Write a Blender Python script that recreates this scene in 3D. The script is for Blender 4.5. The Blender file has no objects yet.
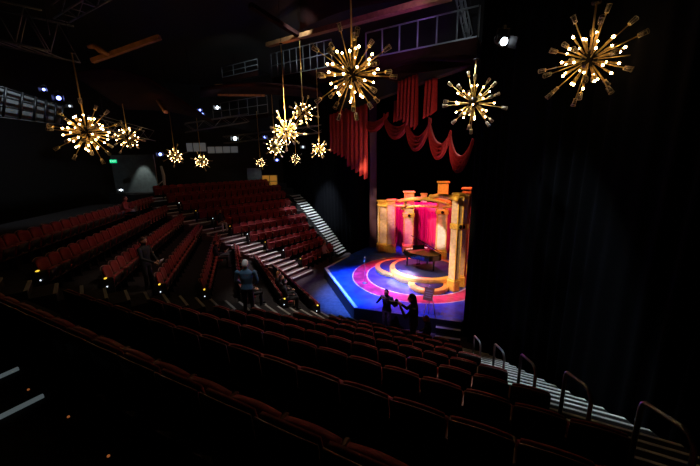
import bpy, math, random
from mathutils import Vector, Matrix
R_ = math.radians
rnd = random.Random(7)
COL = bpy.context.scene.collection
sc = bpy.context.scene

# ------------------------------------------------------------------ camera
E0 = 6.0
XR = Vector((.99982180, -.00401112, -.01844669))   # camera right, in world
XD = Vector((-.01887775, -.21244073, -.97699159))  # camera down
XF = Vector((0.0, .97716572, -.21247859))          # camera forward
cd = bpy.data.cameras.new('camera'); cam = bpy.data.objects.new('camera', cd); COL.objects.link(cam)
cd.sensor_width = 36; cd.lens = 311 * 36 / 700; cd.clip_start = .02; cd.clip_end = 200
m = Matrix.Identity(4)
for i in range(3):
    m[i][0] = XR[i]; m[i][1] = -XD[i]; m[i][2] = -XF[i]
m[2][3] = E0
cam.matrix_world = m
sc.camera = cam

def ray(px, py):
    return XR * (px - 350) + XD * (py - 233) + XF * 311
def atY(px, py, Y):
    v = ray(px, py); return v * (Y / v.y) + Vector((0, 0, E0))
def atZ(px, py, Z):
    v = ray(px, py); return v * ((Z - E0) / v.z) + Vector((0, 0, E0))
def atplane(px, py, p0, az):
    """point on the vertical plane through p0 whose horizontal direction is az"""
    n = Vector((math.cos(R_(az)), -math.sin(R_(az)), 0)); v = ray(px, py)
    return v * (Vector((p0[0], p0[1], 0)).dot(n) / v.dot(n)) + Vector((0, 0, E0))

# ------------------------------------------------------------------ materials
def mat(name, col, rough=.6, metal=0, emit=None, es=0, spec=.5, trans=0, noise=0, nscale=20, bump=0, alpha=1, sheen=0):
    M = bpy.data.materials.new(name); M.use_nodes = True
    nt = M.node_tree; b = nt.nodes['Principled BSDF']
    b.inputs['Base Color'].default_value = (*col, 1); b.inputs['Roughness'].default_value = rough
    b.inputs['Metallic'].default_value = metal; b.inputs['Specular IOR Level'].default_value = spec
    if trans: b.inputs['Transmission Weight'].default_value = trans
    if sheen: b.inputs['Sheen Weight'].default_value = sheen
    if emit: b.inputs['Emission Color'].default_value = (*emit, 1); b.inputs['Emission Strength'].default_value = es
    if alpha < 1: b.inputs['Alpha'].default_value = alpha
    if noise or bump:
        tc = nt.nodes.new('ShaderNodeTexCoord'); n = nt.nodes.new('ShaderNodeTexNoise'); n.inputs['Scale'].default_value = nscale
        n.inputs['Detail'].default_value = 5
        nt.links.new(tc.outputs['Object'], n.inputs['Vector'])
        if noise:
            mx = nt.nodes.new('ShaderNodeMixRGB'); mx.blend_type = 'MULTIPLY'; mx.inputs['Fac'].default_value = noise
            mx.inputs['Color1'].default_value = (*col, 1)
            r = nt.nodes.new('ShaderNodeValToRGB'); r.color_ramp.elements[0].position = .3; r.color_ramp.elements[1].position = .7
            nt.links.new(n.outputs['Fac'], r.inputs['Fac']); nt.links.new(r.outputs['Color'], mx.inputs['Color2'])
            nt.links.new(mx.outputs['Color'], b.inputs['Base Color'])
        if bump:
            bp = nt.nodes.new('ShaderNodeBump'); bp.inputs['Strength'].default_value = bump; bp.inputs['Distance'].default_value = .02
            nt.links.new(n.outputs['Fac'], bp.inputs['Height']); nt.links.new(bp.outputs['Normal'], b.inputs['Normal'])
    return M
MT = dict(
    red=mat('red_velvet', (.27, .008, .010), .75, noise=.4, nscale=30, sheen=.15),
    red2=mat('red_velvet_brighter', (.30, .009, .009), .75, noise=.4, nscale=14),  # slightly brighter red cloth for swags, tails and bench cushion
    shell=mat('black_shell', (.012, .010, .010), .5),
    piping=mat('edge_trim_with_highlight', (.42, .22, .2), .35),  # seat edge trim, its stage-light highlight put into the pale pink
    brown=mat('brown_wood', (.20, .085, .03), .45, noise=.5, nscale=40),
    iron=mat('black_iron', (.01, .01, .011), .4, .6),
    plate=mat('pale_plate', (.7, .68, .65), .3),
    carpet=mat('dark_carpet', (.012, .008, .009), .95, noise=.7, nscale=9, bump=.3),
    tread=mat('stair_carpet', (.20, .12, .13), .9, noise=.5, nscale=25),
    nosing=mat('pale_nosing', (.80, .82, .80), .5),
    pit=mat('pit_floor', (.11, .085, .10), .8, noise=.5, nscale=6),
    black=mat('black_paint', (.008, .008, .009), .85),
    drape=mat('black_drape', (.0024, .0028, .004), 1, spec=.04, noise=.4, nscale=6),
    fascia=mat('stage_fascia', (.008, .008, .012), .5),
    steel=mat('brushed_steel', (.45, .47, .48), .28, .9),
    grey=mat('grey_metal', (.20, .22, .23), .45, .5),
    greyw=mat('grey_wall', (.12, .13, .13), .8, noise=.3, nscale=5),
    maroon=mat('maroon_panel', (.020, .005, .004), .9, spec=.1, noise=.4, nscale=3),
    wood=mat('beam_wood', (.30, .14, .055), .5, noise=.5, nscale=8),
    brass=mat('brass', (.92, .66, .20), .42, .5),
    hub=mat('dark_hub', (.02, .015, .01), .3, .7),
    bulb=mat('lit_bulb', (1, .8, .5), .3, emit=(1, .60, .25), es=30),
    glass=mat('cup_glass', (1, .9, .75), .08, trans=.85),
    gold=mat('gold_paint', (.85, .50, .09), .4, .15, noise=.35, nscale=10),
    cream=mat('parchment', (.72, .52, .36), .7, noise=.35, nscale=7),
    discblue=mat('platform_top', (.012, .02, .12), .6, noise=.4, nscale=6),
    silk=mat('crimson_curtain', (.45, .012, .10), .6),
    piano=mat('piano_lacquer', (.006, .006, .007), .08),
    ivory=mat('ivory_keys', (.8, .78, .7), .3),
    pgold=mat('piano_frame', (.30, .16, .06), .35, .8),
    skin=mat('skin', (.50, .24, .15), .6), suit=mat('dark_suit', (.012, .012, .016), .8),
    blue=mat('blue_jacket', (.10, .22, .36), .8), hairw=mat('white_hair', (.9, .9, .88), .8),
    hairb=mat('brown_hair', (.05, .02, .01), .6), hairk=mat('black_hair', (.008, .006, .006), .5),
    hairy=mat('auburn_hair', (.32, .13, .045), .6), greyc=mat('grey_shirt', (.14, .14, .14), .8),
    pink=mat('pale_trousers', (.55, .42, .45), .8), white=mat('white_cloth', (.8, .8, .8), .7),
    floral=mat('patterned_cloth', (.2, .16, .2), .8, noise=.9, nscale=35), shoe=mat('shoe', (.01, .01, .01), .4),
    paper=mat('paper', (.85, .8, .75), .7), eye=mat('eye', (.02, .01, .01), .2), redc=mat('red_top', (.35, .05, .04), .8),
    signb=mat('sign_brown', (.62, .30, .16), .6), signw=mat('sign_cream', (.8, .65, .5), .6),
    lampw=mat('lamp_white', (1, 1, 1), .3, emit=(.8, .9, 1), es=14), lampb=mat('lamp_blue', (.2, .3, 1), .3, emit=(.22, .28, 1), es=7),
    lampd=mat('lamp_dim', (1, 1, 1), .3, emit=(.75, .85, 1), es=1.2), yellow=mat('aisle_lamp_yellow', (1, .8, .1), .4, emit=(1, .62, .05), es=1.1),
    dot=mat('aisle_lamp_white', (1, 1, 1), .4, emit=(.75, .85, 1), es=1.6), led=mat('orange_led', (1, .3, .05), .4, emit=(1, .3, .08), es=.22),
    exitg=mat('exit_green', (.0, .3, .1), .4, emit=(.0, .75, .3), es=.8), exitw=mat('exit_letter', (.8, 1, .9), .4, emit=(.4, 1, .7), es=1),
    step_edge=mat('dim_nosing', (.30, .30, .28), .6), glow=mat('strip_light_as_emission', (.5, .6, .6), .5, emit=(.55, .7, .75), es=.10), pgl=mat('pale_gold', (.85, .72, .48), .35, .3),
    win=mat('booth_window', (.3, .3, .3), .3, emit=(.55, .62, .66), es=.07), amber=mat('amber_pane', (.8, .4, .05), .3, emit=(1, .42, .06), es=.2),
    screen=mat('laptop_screen', (.2, .3, .8), .3, emit=(.5, .6, 1), es=1.2),
)
MT['glass'].node_tree.nodes['Principled BSDF'].inputs['IOR'].default_value = 1.3

def stage_floor_mat():
    M = bpy.data.materials.new('stage_floor_gobo_colour'); M.use_nodes = True; nt = M.node_tree; b = nt.nodes['Principled BSDF']
    b.inputs['Roughness'].default_value = .35
    tc = nt.nodes.new('ShaderNodeTexCoord'); mp = nt.nodes.new('ShaderNodeMapping')
    mp.inputs['Location'].default_value = (-RINGC[0], -RINGC[1], 0)
    nt.links.new(tc.outputs['Object'], mp.inputs['Vector'])
    sp = nt.nodes.new('ShaderNodeSeparateXYZ'); nt.links.new(mp.outputs['Vector'], sp.inputs[0])
    cb = nt.nodes.new('ShaderNodeCombineXYZ'); nt.links.new(sp.outputs[0], cb.inputs[0]); nt.links.new(sp.outputs[1], cb.inputs[1])
    ln = nt.nodes.new('ShaderNodeVectorMath'); ln.operation = 'LENGTH'; nt.links.new(cb.outputs[0], ln.inputs[0])
    dv = nt.nodes.new('ShaderNodeMath'); dv.operation = 'DIVIDE'; dv.inputs[1].default_value = 4.0; nt.links.new(ln.outputs['Value'], dv.inputs[0])
    rp = nt.nodes.new('ShaderNodeValToRGB'); rp.color_ramp.interpolation = 'CONSTANT'; e = rp.color_ramp.elements
    blue = (.015, .11, .80, 1); inb = (.06, .09, .62, 1); ring = (.62, .05, .17, 1); w = (.95, .8, .85, 1)  # projected gobo light put into the floor colour: blue field, pink ring
    e[0].position = 0; e[0].color = inb
    e[1].position = .625; e[1].color = w
    for p, c in ((.637, ring), (.805, w), (.818, blue)):
        q = e.new(p); q.color = c
    nt.links.new(dv.outputs[0], rp.inputs['Fac'])
    nz = nt.nodes.new('ShaderNodeTexNoise'); nz.inputs['Scale'].default_value = 2.6; nz.inputs['Detail'].default_value = 6
    nt.links.new(tc.outputs['Object'], nz.inputs['Vector'])
    r2 = nt.nodes.new('ShaderNodeValToRGB'); r2.color_ramp.elements[0].position = .35; r2.color_ramp.elements[0].color = (.25, .3, .35, 1); r2.color_ramp.elements[1].position = .65
    nt.links.new(nz.outputs['Fac'], r2.inputs['Fac'])
    mx = nt.nodes.new('ShaderNodeMixRGB'); mx.blend_type = 'MULTIPLY'; mx.inputs['Fac'].default_value = .8
    nt.links.new(rp.outputs['Color'], mx.inputs['Color1']); nt.links.new(r2.outputs['Color'], mx.inputs['Color2'])
    nt.links.new(mx.outputs['Color'], b.inputs['Base Color'])
    return M

# ------------------------------------------------------------------ mesh builder
def rotmat(az=0, pitch=0, roll=0):
    return Matrix.Rotation(-R_(az), 3, 'Z') @ Matrix.Rotation(R_(pitch), 3, 'X') @ Matrix.Rotation(R_(roll), 3, 'Y')
class MB:
    def __init__(s): s.v = []; s.f = []; s.mi = []; s.mats = []; s.sm = []
    def m(s, name):
        if name not in s.mats: s.mats.append(name)
        return s.mats.index(name)
    def add(s, vs, fs, mt='black', smooth=False):
        o = len(s.v); s.v += [tuple(x) for x in vs]; k = s.m(mt)
        for f in fs: s.f.append([i + o for i in f]); s.mi.append(k); s.sm.append(smooth)
        return s
    def box(s, c, sz, mt='black', rot=None, bev=0):
        a, b, d = [x / 2 for x in sz]; rot = rot or Matrix.Identity(3); c = Vector(c)
        if bev:
            e = min(bev, a * .9, b * .9, d * .9); vs = []; 
            for z, i in ((-d, e), (-d + e, 0), (d - e, 0), (d, e)):
                for x, y in ((-a + e, -b + i), (a - e, -b + i), (a - i, -b + e), (a - i, b - e), (a - e, b - i), (-a + e, b - i), (-a + i, b - e), (-a + i, -b + e)):
                    vs.append(c + rot @ Vector((x, y, z)))
            fs = [[7, 6, 5, 4, 3, 2, 1, 0], [24, 25, 26, 27, 28, 29, 30, 31]]
            for k in range(3):
                for i in range(8): j = (i + 1) % 8; fs.append([k * 8 + i, k * 8 + j, k * 8 + 8 + j, k * 8 + 8 + i])
            return s.add(vs, fs, mt)
        vs = [c + rot @ Vector((x, y, z)) for z in (-d, d) for x, y in ((-a, -b), (a, -b), (a, b), (-a, b))]
        return s.add(vs, [[3, 2, 1, 0], [4, 5, 6, 7], [0, 1, 5, 4], [1, 2, 6, 5], [2, 3, 7, 6], [3, 0, 4, 7]], mt)
    def tube(s, pts, r, mt='black', n=8, smooth=True, cap=True):
        pts = [Vector(p) for p in pts]; rs = r if isinstance(r, (list, tuple)) else [r] * len(pts); vs = []
        prev = None
        for i, p in enumerate(pts):
            t = (pts[min(i + 1, len(pts) - 1)] - pts[max(i - 1, 0)]).normalized()
            if prev is None: a = t.orthogonal().normalized()
            else: a = (prev - t * prev.dot(t)).normalized()
            prev = a; b = t.cross(a)
            for k in range(n):
                th = 2 * math.pi * k / n; vs.append(p + (a * math.cos(th) + b * math.sin(th)) * rs[i])
        fs = [[i * n + k, i * n + (k + 1) % n, (i + 1) * n + (k + 1) % n, (i + 1) * n + k] for i in range(len(pts) - 1) for k in range(n)]
        if cap: fs += [list(range(n))[::-1], [(len(pts) - 1) * n + k for k in range(n)]]
        return s.add(vs, fs, mt, smooth)
    def lathe(s, prof, c=(0, 0, 0), mt='black', n=16, smooth=True, rot=None):
        rot = rot or Matrix.Identity(3); c = Vector(c); vs = []
        for r, z in prof:
            for k in range(n): th = 2 * math.pi * k / n; vs.append(c + rot @ Vector((r * math.cos(th), r * math.sin(th), z)))
        L = len(prof)
        fs = [[i * n + k, i * n + (k + 1) % n, (i + 1) * n + (k + 1) % n, (i + 1) * n + k] for i in range(L - 1) for k in range(n)]
        fs += [list(range(n))[::-1], [(L - 1) * n + k for k in range(n)]]
        return s.add(vs, fs, mt, smooth)
    def ball(s, c, r, mt='black', n=10, k=6, rot=None):
        rx, ry, rz = r if isinstance(r, (tuple, list)) else (r, r, r); rot = rot or Matrix.Identity(3); c = Vector(c); vs = []
        for i in range(k + 1):
            ph = math.pi * (i + .02 if i == 0 else (i - .02 if i == k else i)) / k
            for j in range(n):
                th = 2 * math.pi * j / n
                vs.append(c + rot @ Vector((rx * math.sin(ph) * math.cos(th), ry * math.sin(ph) * math.sin(th), -rz * math.cos(ph))))
        fs = [[i * n + j, i * n + (j + 1) % n, (i + 1) * n + (j + 1) % n, (i + 1) * n + j] for i in range(k) for j in range(n)]
        fs += [list(range(n))[::-1], [k * n + j for j in range(n)]]
        return s.add(vs, fs, mt, True)
    def prism(s, poly, z0, z1, mt='black', mside=None):
        n = len(poly)
        ar = sum(poly[i][0] * poly[(i + 1) % n][1] - poly[(i + 1) % n][0] * poly[i][1] for i in range(n))
        if ar < 0: poly = poly[::-1]
        vs = [(p[0], p[1], z0) for p in poly] + [(p[0], p[1], z1) for p in poly]
        s.add(vs, [list(range(n))[::-1], list(range(n, 2 * n))], mt)
        return s.add(vs, [[i, (i + 1) % n, n + (i + 1) % n, n + i] for i in range(n)], mside or mt)
    def sheet(s, fn, nu, nv, mt='black', th=0, smooth=True):
        """closed thin surface: fn(u,v,side) for side 0/1 when th"""
        g = [[Vector(fn(i / nu, j / nv)) for j in range(nv + 1)] for i in range(nu + 1)]
        vs = [p for r in g for p in r]; W = nv + 1
        fs = [[i * W + j, (i + 1) * W + j, (i + 1) * W + j + 1, i * W + j + 1] for i in range(nu) for j in range(nv)]
        if not th: return s.add(vs, fs, mt, smooth)
        bk = []
        for i in range(nu + 1):
            for j in range(nv + 1):
                du = g[min(i + 1, nu)][j] - g[max(i - 1, 0)][j]; dw = g[i][min(j + 1, nv)] - g[i][max(j - 1, 0)]
                bk.append(g[i][j] - du.cross(dw).normalized() * th)
        o = len(vs)
        fs2 = [[a + o for a in f[::-1]] for f in fs]
        bd = [i * W for i in range(nu + 1)] + [nu * W + j for j in range(1, W)] + [i * W + nv for i in range(nu - 1, -1, -1)] + [j for j in range(nv - 1, 0, -1)]
        fs3 = [[bd[k], bd[k - 1], bd[k - 1] + o, bd[k] + o] for k in range(len(bd))]
        return s.add(vs + bk, fs + fs2 + fs3, mt, smooth)
    def mesh(s, name):
        me = bpy.data.meshes.new(name); me.from_pydata(s.v, [], s.f)
        for k in s.mats: me.materials.append(MT[k])
        me.polygons.foreach_set('material_index', s.mi); me.polygons.foreach_set('use_smooth', s.sm); me.update(); return me
    def build(s, name, parent=None): return put(name, s.mesh(name), parent)

def put(name, me, parent=None):
    o = bpy.data.objects.new(name, me); COL.objects.link(o)
    if parent: o.parent = parent
    return o
def tag(o, label=None, cat=None, group=None, kind=None):
    if label: o['label'] = label
    if cat: o['category'] = cat
    if group: o['group'] = group
    if kind: o['kind'] = kind
    return o
def thing(name, label, cat, loc=(0, 0, 0), rz=0, group=None):
    o = bpy.data.objects.new(name, None); o.empty_display_size = .2; COL.objects.link(o); o.location = loc; o.rotation_euler = (0, 0, rz)
    return tag(o, label, cat, group)
def struct(o): o['kind'] = 'structure'; return o
ORD = ['', 'first', 'second', 'third', 'fourth', 'fifth', 'sixth', 'seventh', 'eighth', 'ninth', 'tenth', 'eleventh', 'twelfth']
def nth(i):
    if i <= 12: return ORD[i]
    return str(i) + ('th' if 10 < i % 100 < 20 else {1: 'st', 2: 'nd', 3: 'rd'}.get(i % 10, 'th'))

# ------------------------------------------------------------------ plan of the house
OC = Vector((5.2, 15.58))
def frame(az):
    a = R_(az); return Vector((math.sin(a), math.cos(a))), Vector((-math.cos(a), math.sin(a)))
nR, uR = frame(27)
RINGC = (3.35, 14.8)
ZS = .55
def RP(R, t): return OC - nR * R + uR * t            # point in the right block
def v3(p, z): return Vector((p[0], p[1], z))
PITCH = 1.07; RISE = .514; R0 = 7.55
def tseat(R):                                         # right end of the rows, beside the stairs
    d = 16.24 - R; return -.25 - .45 * (5.5 - d) - 2.44
rows = []                                             # (block, j, left point, right point (seen from the seats), z)
for j in range(8):
    R = R0 + PITCH * j
    rows.append(('right', j, RP(R, .419 * R - 1.15), RP(R, tseat(R)), RISE * j))
CN = [(-1.31, 11.02), (-2.5, 10.6), (-3.75, 10.0), (-4.8, 9.24), (-5.75, 8.5), (-6.7, 7.75), (-7.7, 7.0), (-8.7, 6.2), (-9.7, 5.4)]
CF = [(-4.3, 16.2), (-5.45, 16.7), (-6.6, 17.2), (-7.75, 17.7), (-8.9, 18.1), (-10.1, 18.6), (-11.2, 19.1), (-12.3, 19.6), (-13.4, 20.1)]
CRISE = .49
for j in range(8): rows.append(('centre', j, Vector(CF[j]), Vector(CN[j]) + (Vector(CF[j]) - Vector(CN[j])).normalized() * .35, CRISE * j))
LRISE = .45
LG = [(-2.85, 17.21), (-3.85, 17.49), (-4.9, 17.7), (-5.95, 17.9), (-7.0, 18.1), (-8.05, 18.3), (-9.1, 18.5), (-10.2, 18.8), (-11.2, 19.1), (-12.2, 19.5)]
LF = []
for j in range(10):
    p = atZ(331 - 6.2 * j, 243 - 7.5 * j, .9 + LRISE * j); LF.append((p.x, p.y))
LF[8] = (-5.8, 27.3); LF[9] = (-6.6, 28.4)
for j in range(10): rows.append(('left', j, Vector(LF[j]), Vector(LG[j]), LRISE * j))

# ---- terraces (the raked floor)
def terrace(block, nrow, rise, ext_l, ext_r, front=1.0, back=.14):
    rs = sorted([r for r in rows if r[0] == block], key=lambda r: r[1])
    edges = []
    for r in rs:
        L, Rr = r[2], r[3]; al = (L - Rr).normalized(); fw = Vector((al.y, -al.x))
        if block == 'right': fw = nR
        if fw.dot(OC - L) < 0: fw = -fw
        edges.append((L + al * ext_l, Rr - al * ext_r, fw))
    b = MB()
    for j in range(1, len(edges)):
        A, B, fw = edges[j - 1]; C, D, fw2 = edges[j]
        q = [A - fw * back, B - fw * back, D - fw2 * back, C - fw2 * back]
        b.prism(q, -.02, rise * j, 'carpet', 'carpet')
    C, D, fw2 = edges[-1]; z = rise * len(edges)
    b.prism([C - fw2 * back, D - fw2 * back, D - fw2 * (back + 3.5), C - fw2 * (back + 3.5)], -.02, z, 'carpet')
    struct(b.build('floor'))
    return edges
terrace('right', 8, RISE, .95, 1.75); terrace('centre', 8, CRISE, .6, .8); terrace('left', 10, LRISE, 1.5, 1.0)

# ---- pit floor
b = MB(); b.prism([(-30, -8), (20, -8), (20, 36), (-30, 36)], -.3, -.025, 'pit'); struct(b.build('floor'))

# ---- stairs in the aisles
def stairs(label, edges, across, half, where, tread='tread', nd=.085):
    """edges: list of (Vector2 centre, z) at platform fronts, going up"""
    t = thing('aisle_stairs', label, 'stairs', (edges[0][0].x, edges[0][0].y, 0))
    o = Vector((edges[0][0].x, edges[0][0].y, 0)); ac = Vector((across.x, across.y, 0)).normalized()
    b = MB(); nos = []
    for k in range(len(edges) - 1):
        (p, z0), (q, z1) = edges[k], edges[k + 1]
        for i in range(3):
            f = i / 3; g = (i + 1) / 3 
            a = p.lerp(q, f); c = p.lerp(q, g); z = z0 + (z1 - z0) * (i + 1) / 3
            a3 = Vector((a.x, a.y, 0)) - o; c3 = Vector((c.x, c.y, 0)) - o
            poly = [a3 - ac * half, a3 + ac * half, c3 + ac * half, c3 - ac * half]
            b.prism([(w.x, w.y) for w in poly], max(0, z - .6), z + .006, tread)
            dn = (c3 - a3).normalized()
            nos.append([a3 - ac * half * .97, a3 + ac * half * .97, dn, z + .006])
            if where == 'far2':
                e0, e1 = (a3 + ac * half * .9, c3 + ac * half * .9) if i % 2 else (a3 - ac * half * .9, c3 - ac * half * .9)
                mb = MB(); q_ = [e0 - ac * .05, e0 + ac * .05, e1 + ac * .05, e1 - ac * .05]; mb.prism([(w.x, w.y) for w in q_], z, z + .012, 'nosing'); mb.build('edge_strip', t)
    b.build('tread_flight', t)
    for l, r, dn, z in nos:
        mb = MB(); q = [l - dn * .012, r - dn * .012, r + dn * nd, l + dn * nd]
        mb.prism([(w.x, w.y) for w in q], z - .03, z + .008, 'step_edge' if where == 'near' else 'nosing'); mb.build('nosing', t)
    return t
# right stairs beside the drapes
def rstair(R): return RP(R, tseat(R) - .80)
ed = [(rstair(R0 + .14 - PITCH + PITCH * j) + Vector((0, 0)), RISE * j) for j in range(0, 9)]
stairs('carpeted stair flight with pale nosings and steel rails beside the black right drapes', ed, uR, .72, 'right', 'carpet', .030)
# near aisle between the right and the centre block
ed = []
for j in range(0, 9):
    R = R0 + .14 - PITCH + PITCH * j
    lR = RP(R, .419 * R - .95); jj = j - .95
    k = max(0, min(7, int(math.floor(jj)))); fr = jj - k
    cN = Vector(CN[k]).lerp(Vector(CN[k + 1]), fr)
    ed.append((lR.lerp(cN, .5), .5 * (RISE + CRISE) * j))
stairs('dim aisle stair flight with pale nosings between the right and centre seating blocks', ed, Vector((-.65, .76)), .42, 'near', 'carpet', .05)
ed = []
for j in range(0, 10):
    jj = j - .9; k = max(0, min(7, int(math.floor(jj)))); fr = jj - k
    a = Vector(CF[k]).lerp(Vector(CF[k + 1]), fr); c = Vector(LG[k]).lerp(Vector(LG[k + 1]), fr)
    ed.append((a.lerp(c, .5) , .47 * j))
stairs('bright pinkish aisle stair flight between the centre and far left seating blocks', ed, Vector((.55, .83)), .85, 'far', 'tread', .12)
ed = []
for j in range(0, 9):
    jj = j - .95; k = max(0, min(8, int(math.floor(jj)))); fr = jj - k
    a = Vector(LF[k]).lerp(Vector(LF[k + 1]), fr); al = (Vector(LF[k]) - Vector(LG[k])).normalized()
    ed.append((a + al * .78, LRISE * j))
stairs('far steep stair flight with white nosings against the black drapes left of the stage', ed, Vector((math.sin(R_(28)), math.cos(R_(28)))), .62, 'far2', 'carpet', .29)

# rails on the right stairs
for k, d in enumerate((1.95, 2.92, 3.85, 4.85, 5.8, 6.9)):
    t_ = -1.17 + .40 * (d - 3.1) - .0
    base = nR * d + uR * t_; zf = E0 - 1.43 - .48 * d
    t = thing('stair_rail', 'bent steel stair handrail, %s up from the stage beside the black right drapes' % nth(6 - k), 'handrail', (base.x, base.y, zf), 0, 'handrails on the right stairs')
    du = nR.lerp(-uR * 0, 0) ; du = Vector((nR.x, nR.y, 0)) * .42 + Vector((uR.x, uR.y, 0)) * .17
    a = du * .5; c = -du * .5; up = Vector((0, 0, 1)); hz = .24 * .42
    pts = [c + up * (hz + .0)]
    A0 = a - up * .12; C0 = c + up * .12
    b = MB()
    path = [A0, a + up * .77, a * .96 + up * .815, a * .85 + up * .84, c * .45 + up * .90, c * .75 + up * .885, c * .95 + up * .83, c + up * .74, C0]
    b.tube(path, .021, 'steel', 8); b.build('bent_tube', t)
    for q in (A0, C0):
        b = MB(); b.lathe([(.05, -.01), (.05, .01), (.03, .02)], q, 'steel', 12); b.build('floor_flange', t)

# ------------------------------------------------------------------ theatre seats
W = .5
def seat_meshes():
    hw = .232
    def plan(x): return .045 * (x / hw) ** 2
    sh = MB(); sh.sheet(lambda u, v: ((u - .5) * 2 * hw, plan((u - .5) * 2 * hw) - .10 * (v * .46), .30 + v * (.580 + .050 * (1 - (2 * u - 1) ** 2))), 8, 4, 'shell', -.022)
    cu = MB()
    def cf(u, v):
        x = (u - .5) * 2 * (hw - .006); e = 1 - max(abs(2 * u - 1) - .8, 0) * 2
        return (x, plan(x) - .10 * v * .46 + .022 + .035 * e * (1 - .9 * max(0, v - .6) / .4), .40 + v * (.480 + .050 * (1 - (2 * u - 1) ** 2)))
    cu.sheet(cf, 8, 6, 'red', .026)
    pp = MB(); pp.tube([((i / 8 - .5) * 2 * hw, plan((i / 8 - .5) * 2 * hw) - .10 * .46 - .014, .304 + .580 + .050 * (1 - (i / 4 - 1) ** 2)) for i in range(9)], .0065, 'piping', 6)
    st = MB(); st.sheet(lambda u, v: ((u - .5) * .44, .135 + .075 * v + .012 * math.sin(math.pi * u), .34 + .33 * v + .01 * math.sin(math.pi * u)), 6, 3, 'red', .075)
    st.sheet(lambda u, v: ((u - .5) * .40, .214 + .075 * v, .37 + .27 * v), 2, 2, 'shell', .012)
    ar = MB(); ar.box((-W / 2, .17, .635), (.045, .30, .032), 'brown', bev=.012)
    po = MB(); po.box((-W / 2, .03, .50), (.034, .055, .26), 'brown', bev=.008); po.box((-W / 2, .12, .31), (.022, .17, .60), 'iron'); po.box((-W / 2, .12, .012), (.06, .26, .024), 'iron', bev=.008)
    nb = MB(); nb.lathe([(.012, 0), (.012, .006), (.008, .010)], (0, .235, .40), 'plate', 8, rot=Matrix.Rotation(-math.pi / 2, 3, 'X'))
    return [('back_shell', sh.mesh('back_shell')), ('backrest', cu.mesh('backrest')), ('edge_trim', pp.mesh('edge_trim')), ('seat', st.mesh('seat')),
            ('armrest', ar.mesh('armrest')), ('arm_post', po.mesh('arm_post')), ('number_plate', nb.mesh('number_plate'))]
SEAT = seat_meshes()
def far_seat():
    b = MB(); hw = .232
    b.sheet(lambda u, v: ((u - .5) * 2 * hw, .045 * (2 * u - 1) ** 2 - .056 * v, .30 + v * (.580 + .050 * (1 - (2 * u - 1) ** 2))), 4, 1, 'shell', -.022, False)
    b.sheet(lambda u, v: ((u - .5) * 2 * hw * .97, .045 * (2 * u - 1) ** 2 - .056 * v + .06, .40 + v * (.490 + .050 * (1 - (2 * u - 1) ** 2))), 4, 1, 'red', -.03, False)
    b.sheet(lambda u, v: ((u - .5) * .44, .135 + .075 * v, .36 + .40 * v), 1, 1, 'red', -.06, False)
    b.box((-W / 2, .17, .635), (.045, .30, .032), 'brown'); b.box((-W / 2, .12, .31), (.024, .17, .62), 'iron')
    b.box((0, .21, .405), (.03, .02, .03), 'plate')
    return b
FAR = far_seat(); FARM = FAR.mesh('theatre_seat')
bname = {'right': 'right', 'centre': 'centre', 'left': 'far left'}
nrow = {'right': 8, 'centre': 9, 'left': 10}
spots = []
for blk, j, L, Rr, z in rows:
    ln = (L - Rr).length; n = int(ln / W); al = (L - Rr).normalized()
    if blk == 'right': n = int(ln / W); 
    fw = Vector((al.y, -al.x))
    if fw.dot(OC - L) < 0: fw = -fw
    rz = math.atan2(-fw.x, fw.y)
    for i in range(n):
        if blk == 'left': p = Rr + al * (W * (i + .5))
        else: p = Rr + al * (W * (i + .5))
        if blk == 'right' and j == 7 and i > 14: pass
        c = Vector((p.x, p.y, z + .7)) - Vector((0, 0, E0)); Z = c.dot(XF)
        if Z < .3: continue
        px = 350 + 311 * c.dot(XR) / Z; py = 233 + 311 * c.dot(XD) / Z
        m_ = 311 * .5 / Z
        if px < -m_ or px > 700 + m_ or py > 466 + m_ or py < -m_: continue
        spots.append((Z, blk, j, i, n, p, z, rz))
spots.sort(key=lambda s: s[0])
print('SEATS', len(spots))
side = {'right': 'right stairs', 'centre': 'near aisle', 'left': 'central aisle'}
stuff = MB(); rest = []
NPART = 190
taken = set()
def seat_label(blk, j, i, n):
    r = 'front row' if j == 0 else nth(j + 1) + ' row up'
    return 'tipped-up red seat, %s from the %s, %s, %s block' % (nth(i + 1), side[blk], r, bname[blk])
for k, (Z, blk, j, i, n, p, z, rz) in enumerate(spots):
    if k >= 300: rest.append((p, z, rz)); continue
    lab = seat_label(blk, j, i, n); grp = 'theatre seats in the %s block' % bname[blk]
    if k < NPART:
        t = thing('theatre_seat', lab, 'seat', (p.x, p.y, z), rz, grp)
        for nm, me in SEAT:
            if nm == 'number_plate' and blk == 'right': continue
            put(nm, me, t)
        if blk == 'centre' and i == 0 and j < 8:
            b = MB(); b.box((W / 2 + .03, .1, .34), (.03, .34, .66), 'shell', bev=.01); b.build('end_panel', t)
            b = MB(); b.box((W / 2 + .12, .12, .68), (.09, .05, .03), 'yellow', bev=.008); b.build('aisle_lamp', t)
            b = MB(); b.ball((W / 2 + .06, .1, .42), .018, 'dot', 8, 5); b.build('step_lamp', t)
        if blk == 'left' and i == 0: pass
    else:
        o = put('theatre_seat', FARM, None); o.location = (p.x, p.y, z); o.rotation_euler = (0, 0, rz); tag(o, lab, 'seat', grp)
if rest:
    v = FAR.v; 
    for p, z, rz in rest:
        c, s = math.cos(rz), math.sin(rz); o = len(stuff.v)
        stuff.v += [(p.x + a * c - b_ * s, p.y + a * s + b_ * c, z + h) for a, b_, h in v]
        stuff.f += [[q + o for q in f] for f in FAR.f]; stuff.mi += FAR.mi; stuff.sm += FAR.sm
    stuff.mats = FAR.mats
    tag(stuff.build('theatre_seat'), 'mass of red seats in the most distant rows of the far left block', 'seats', kind='stuff')
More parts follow.
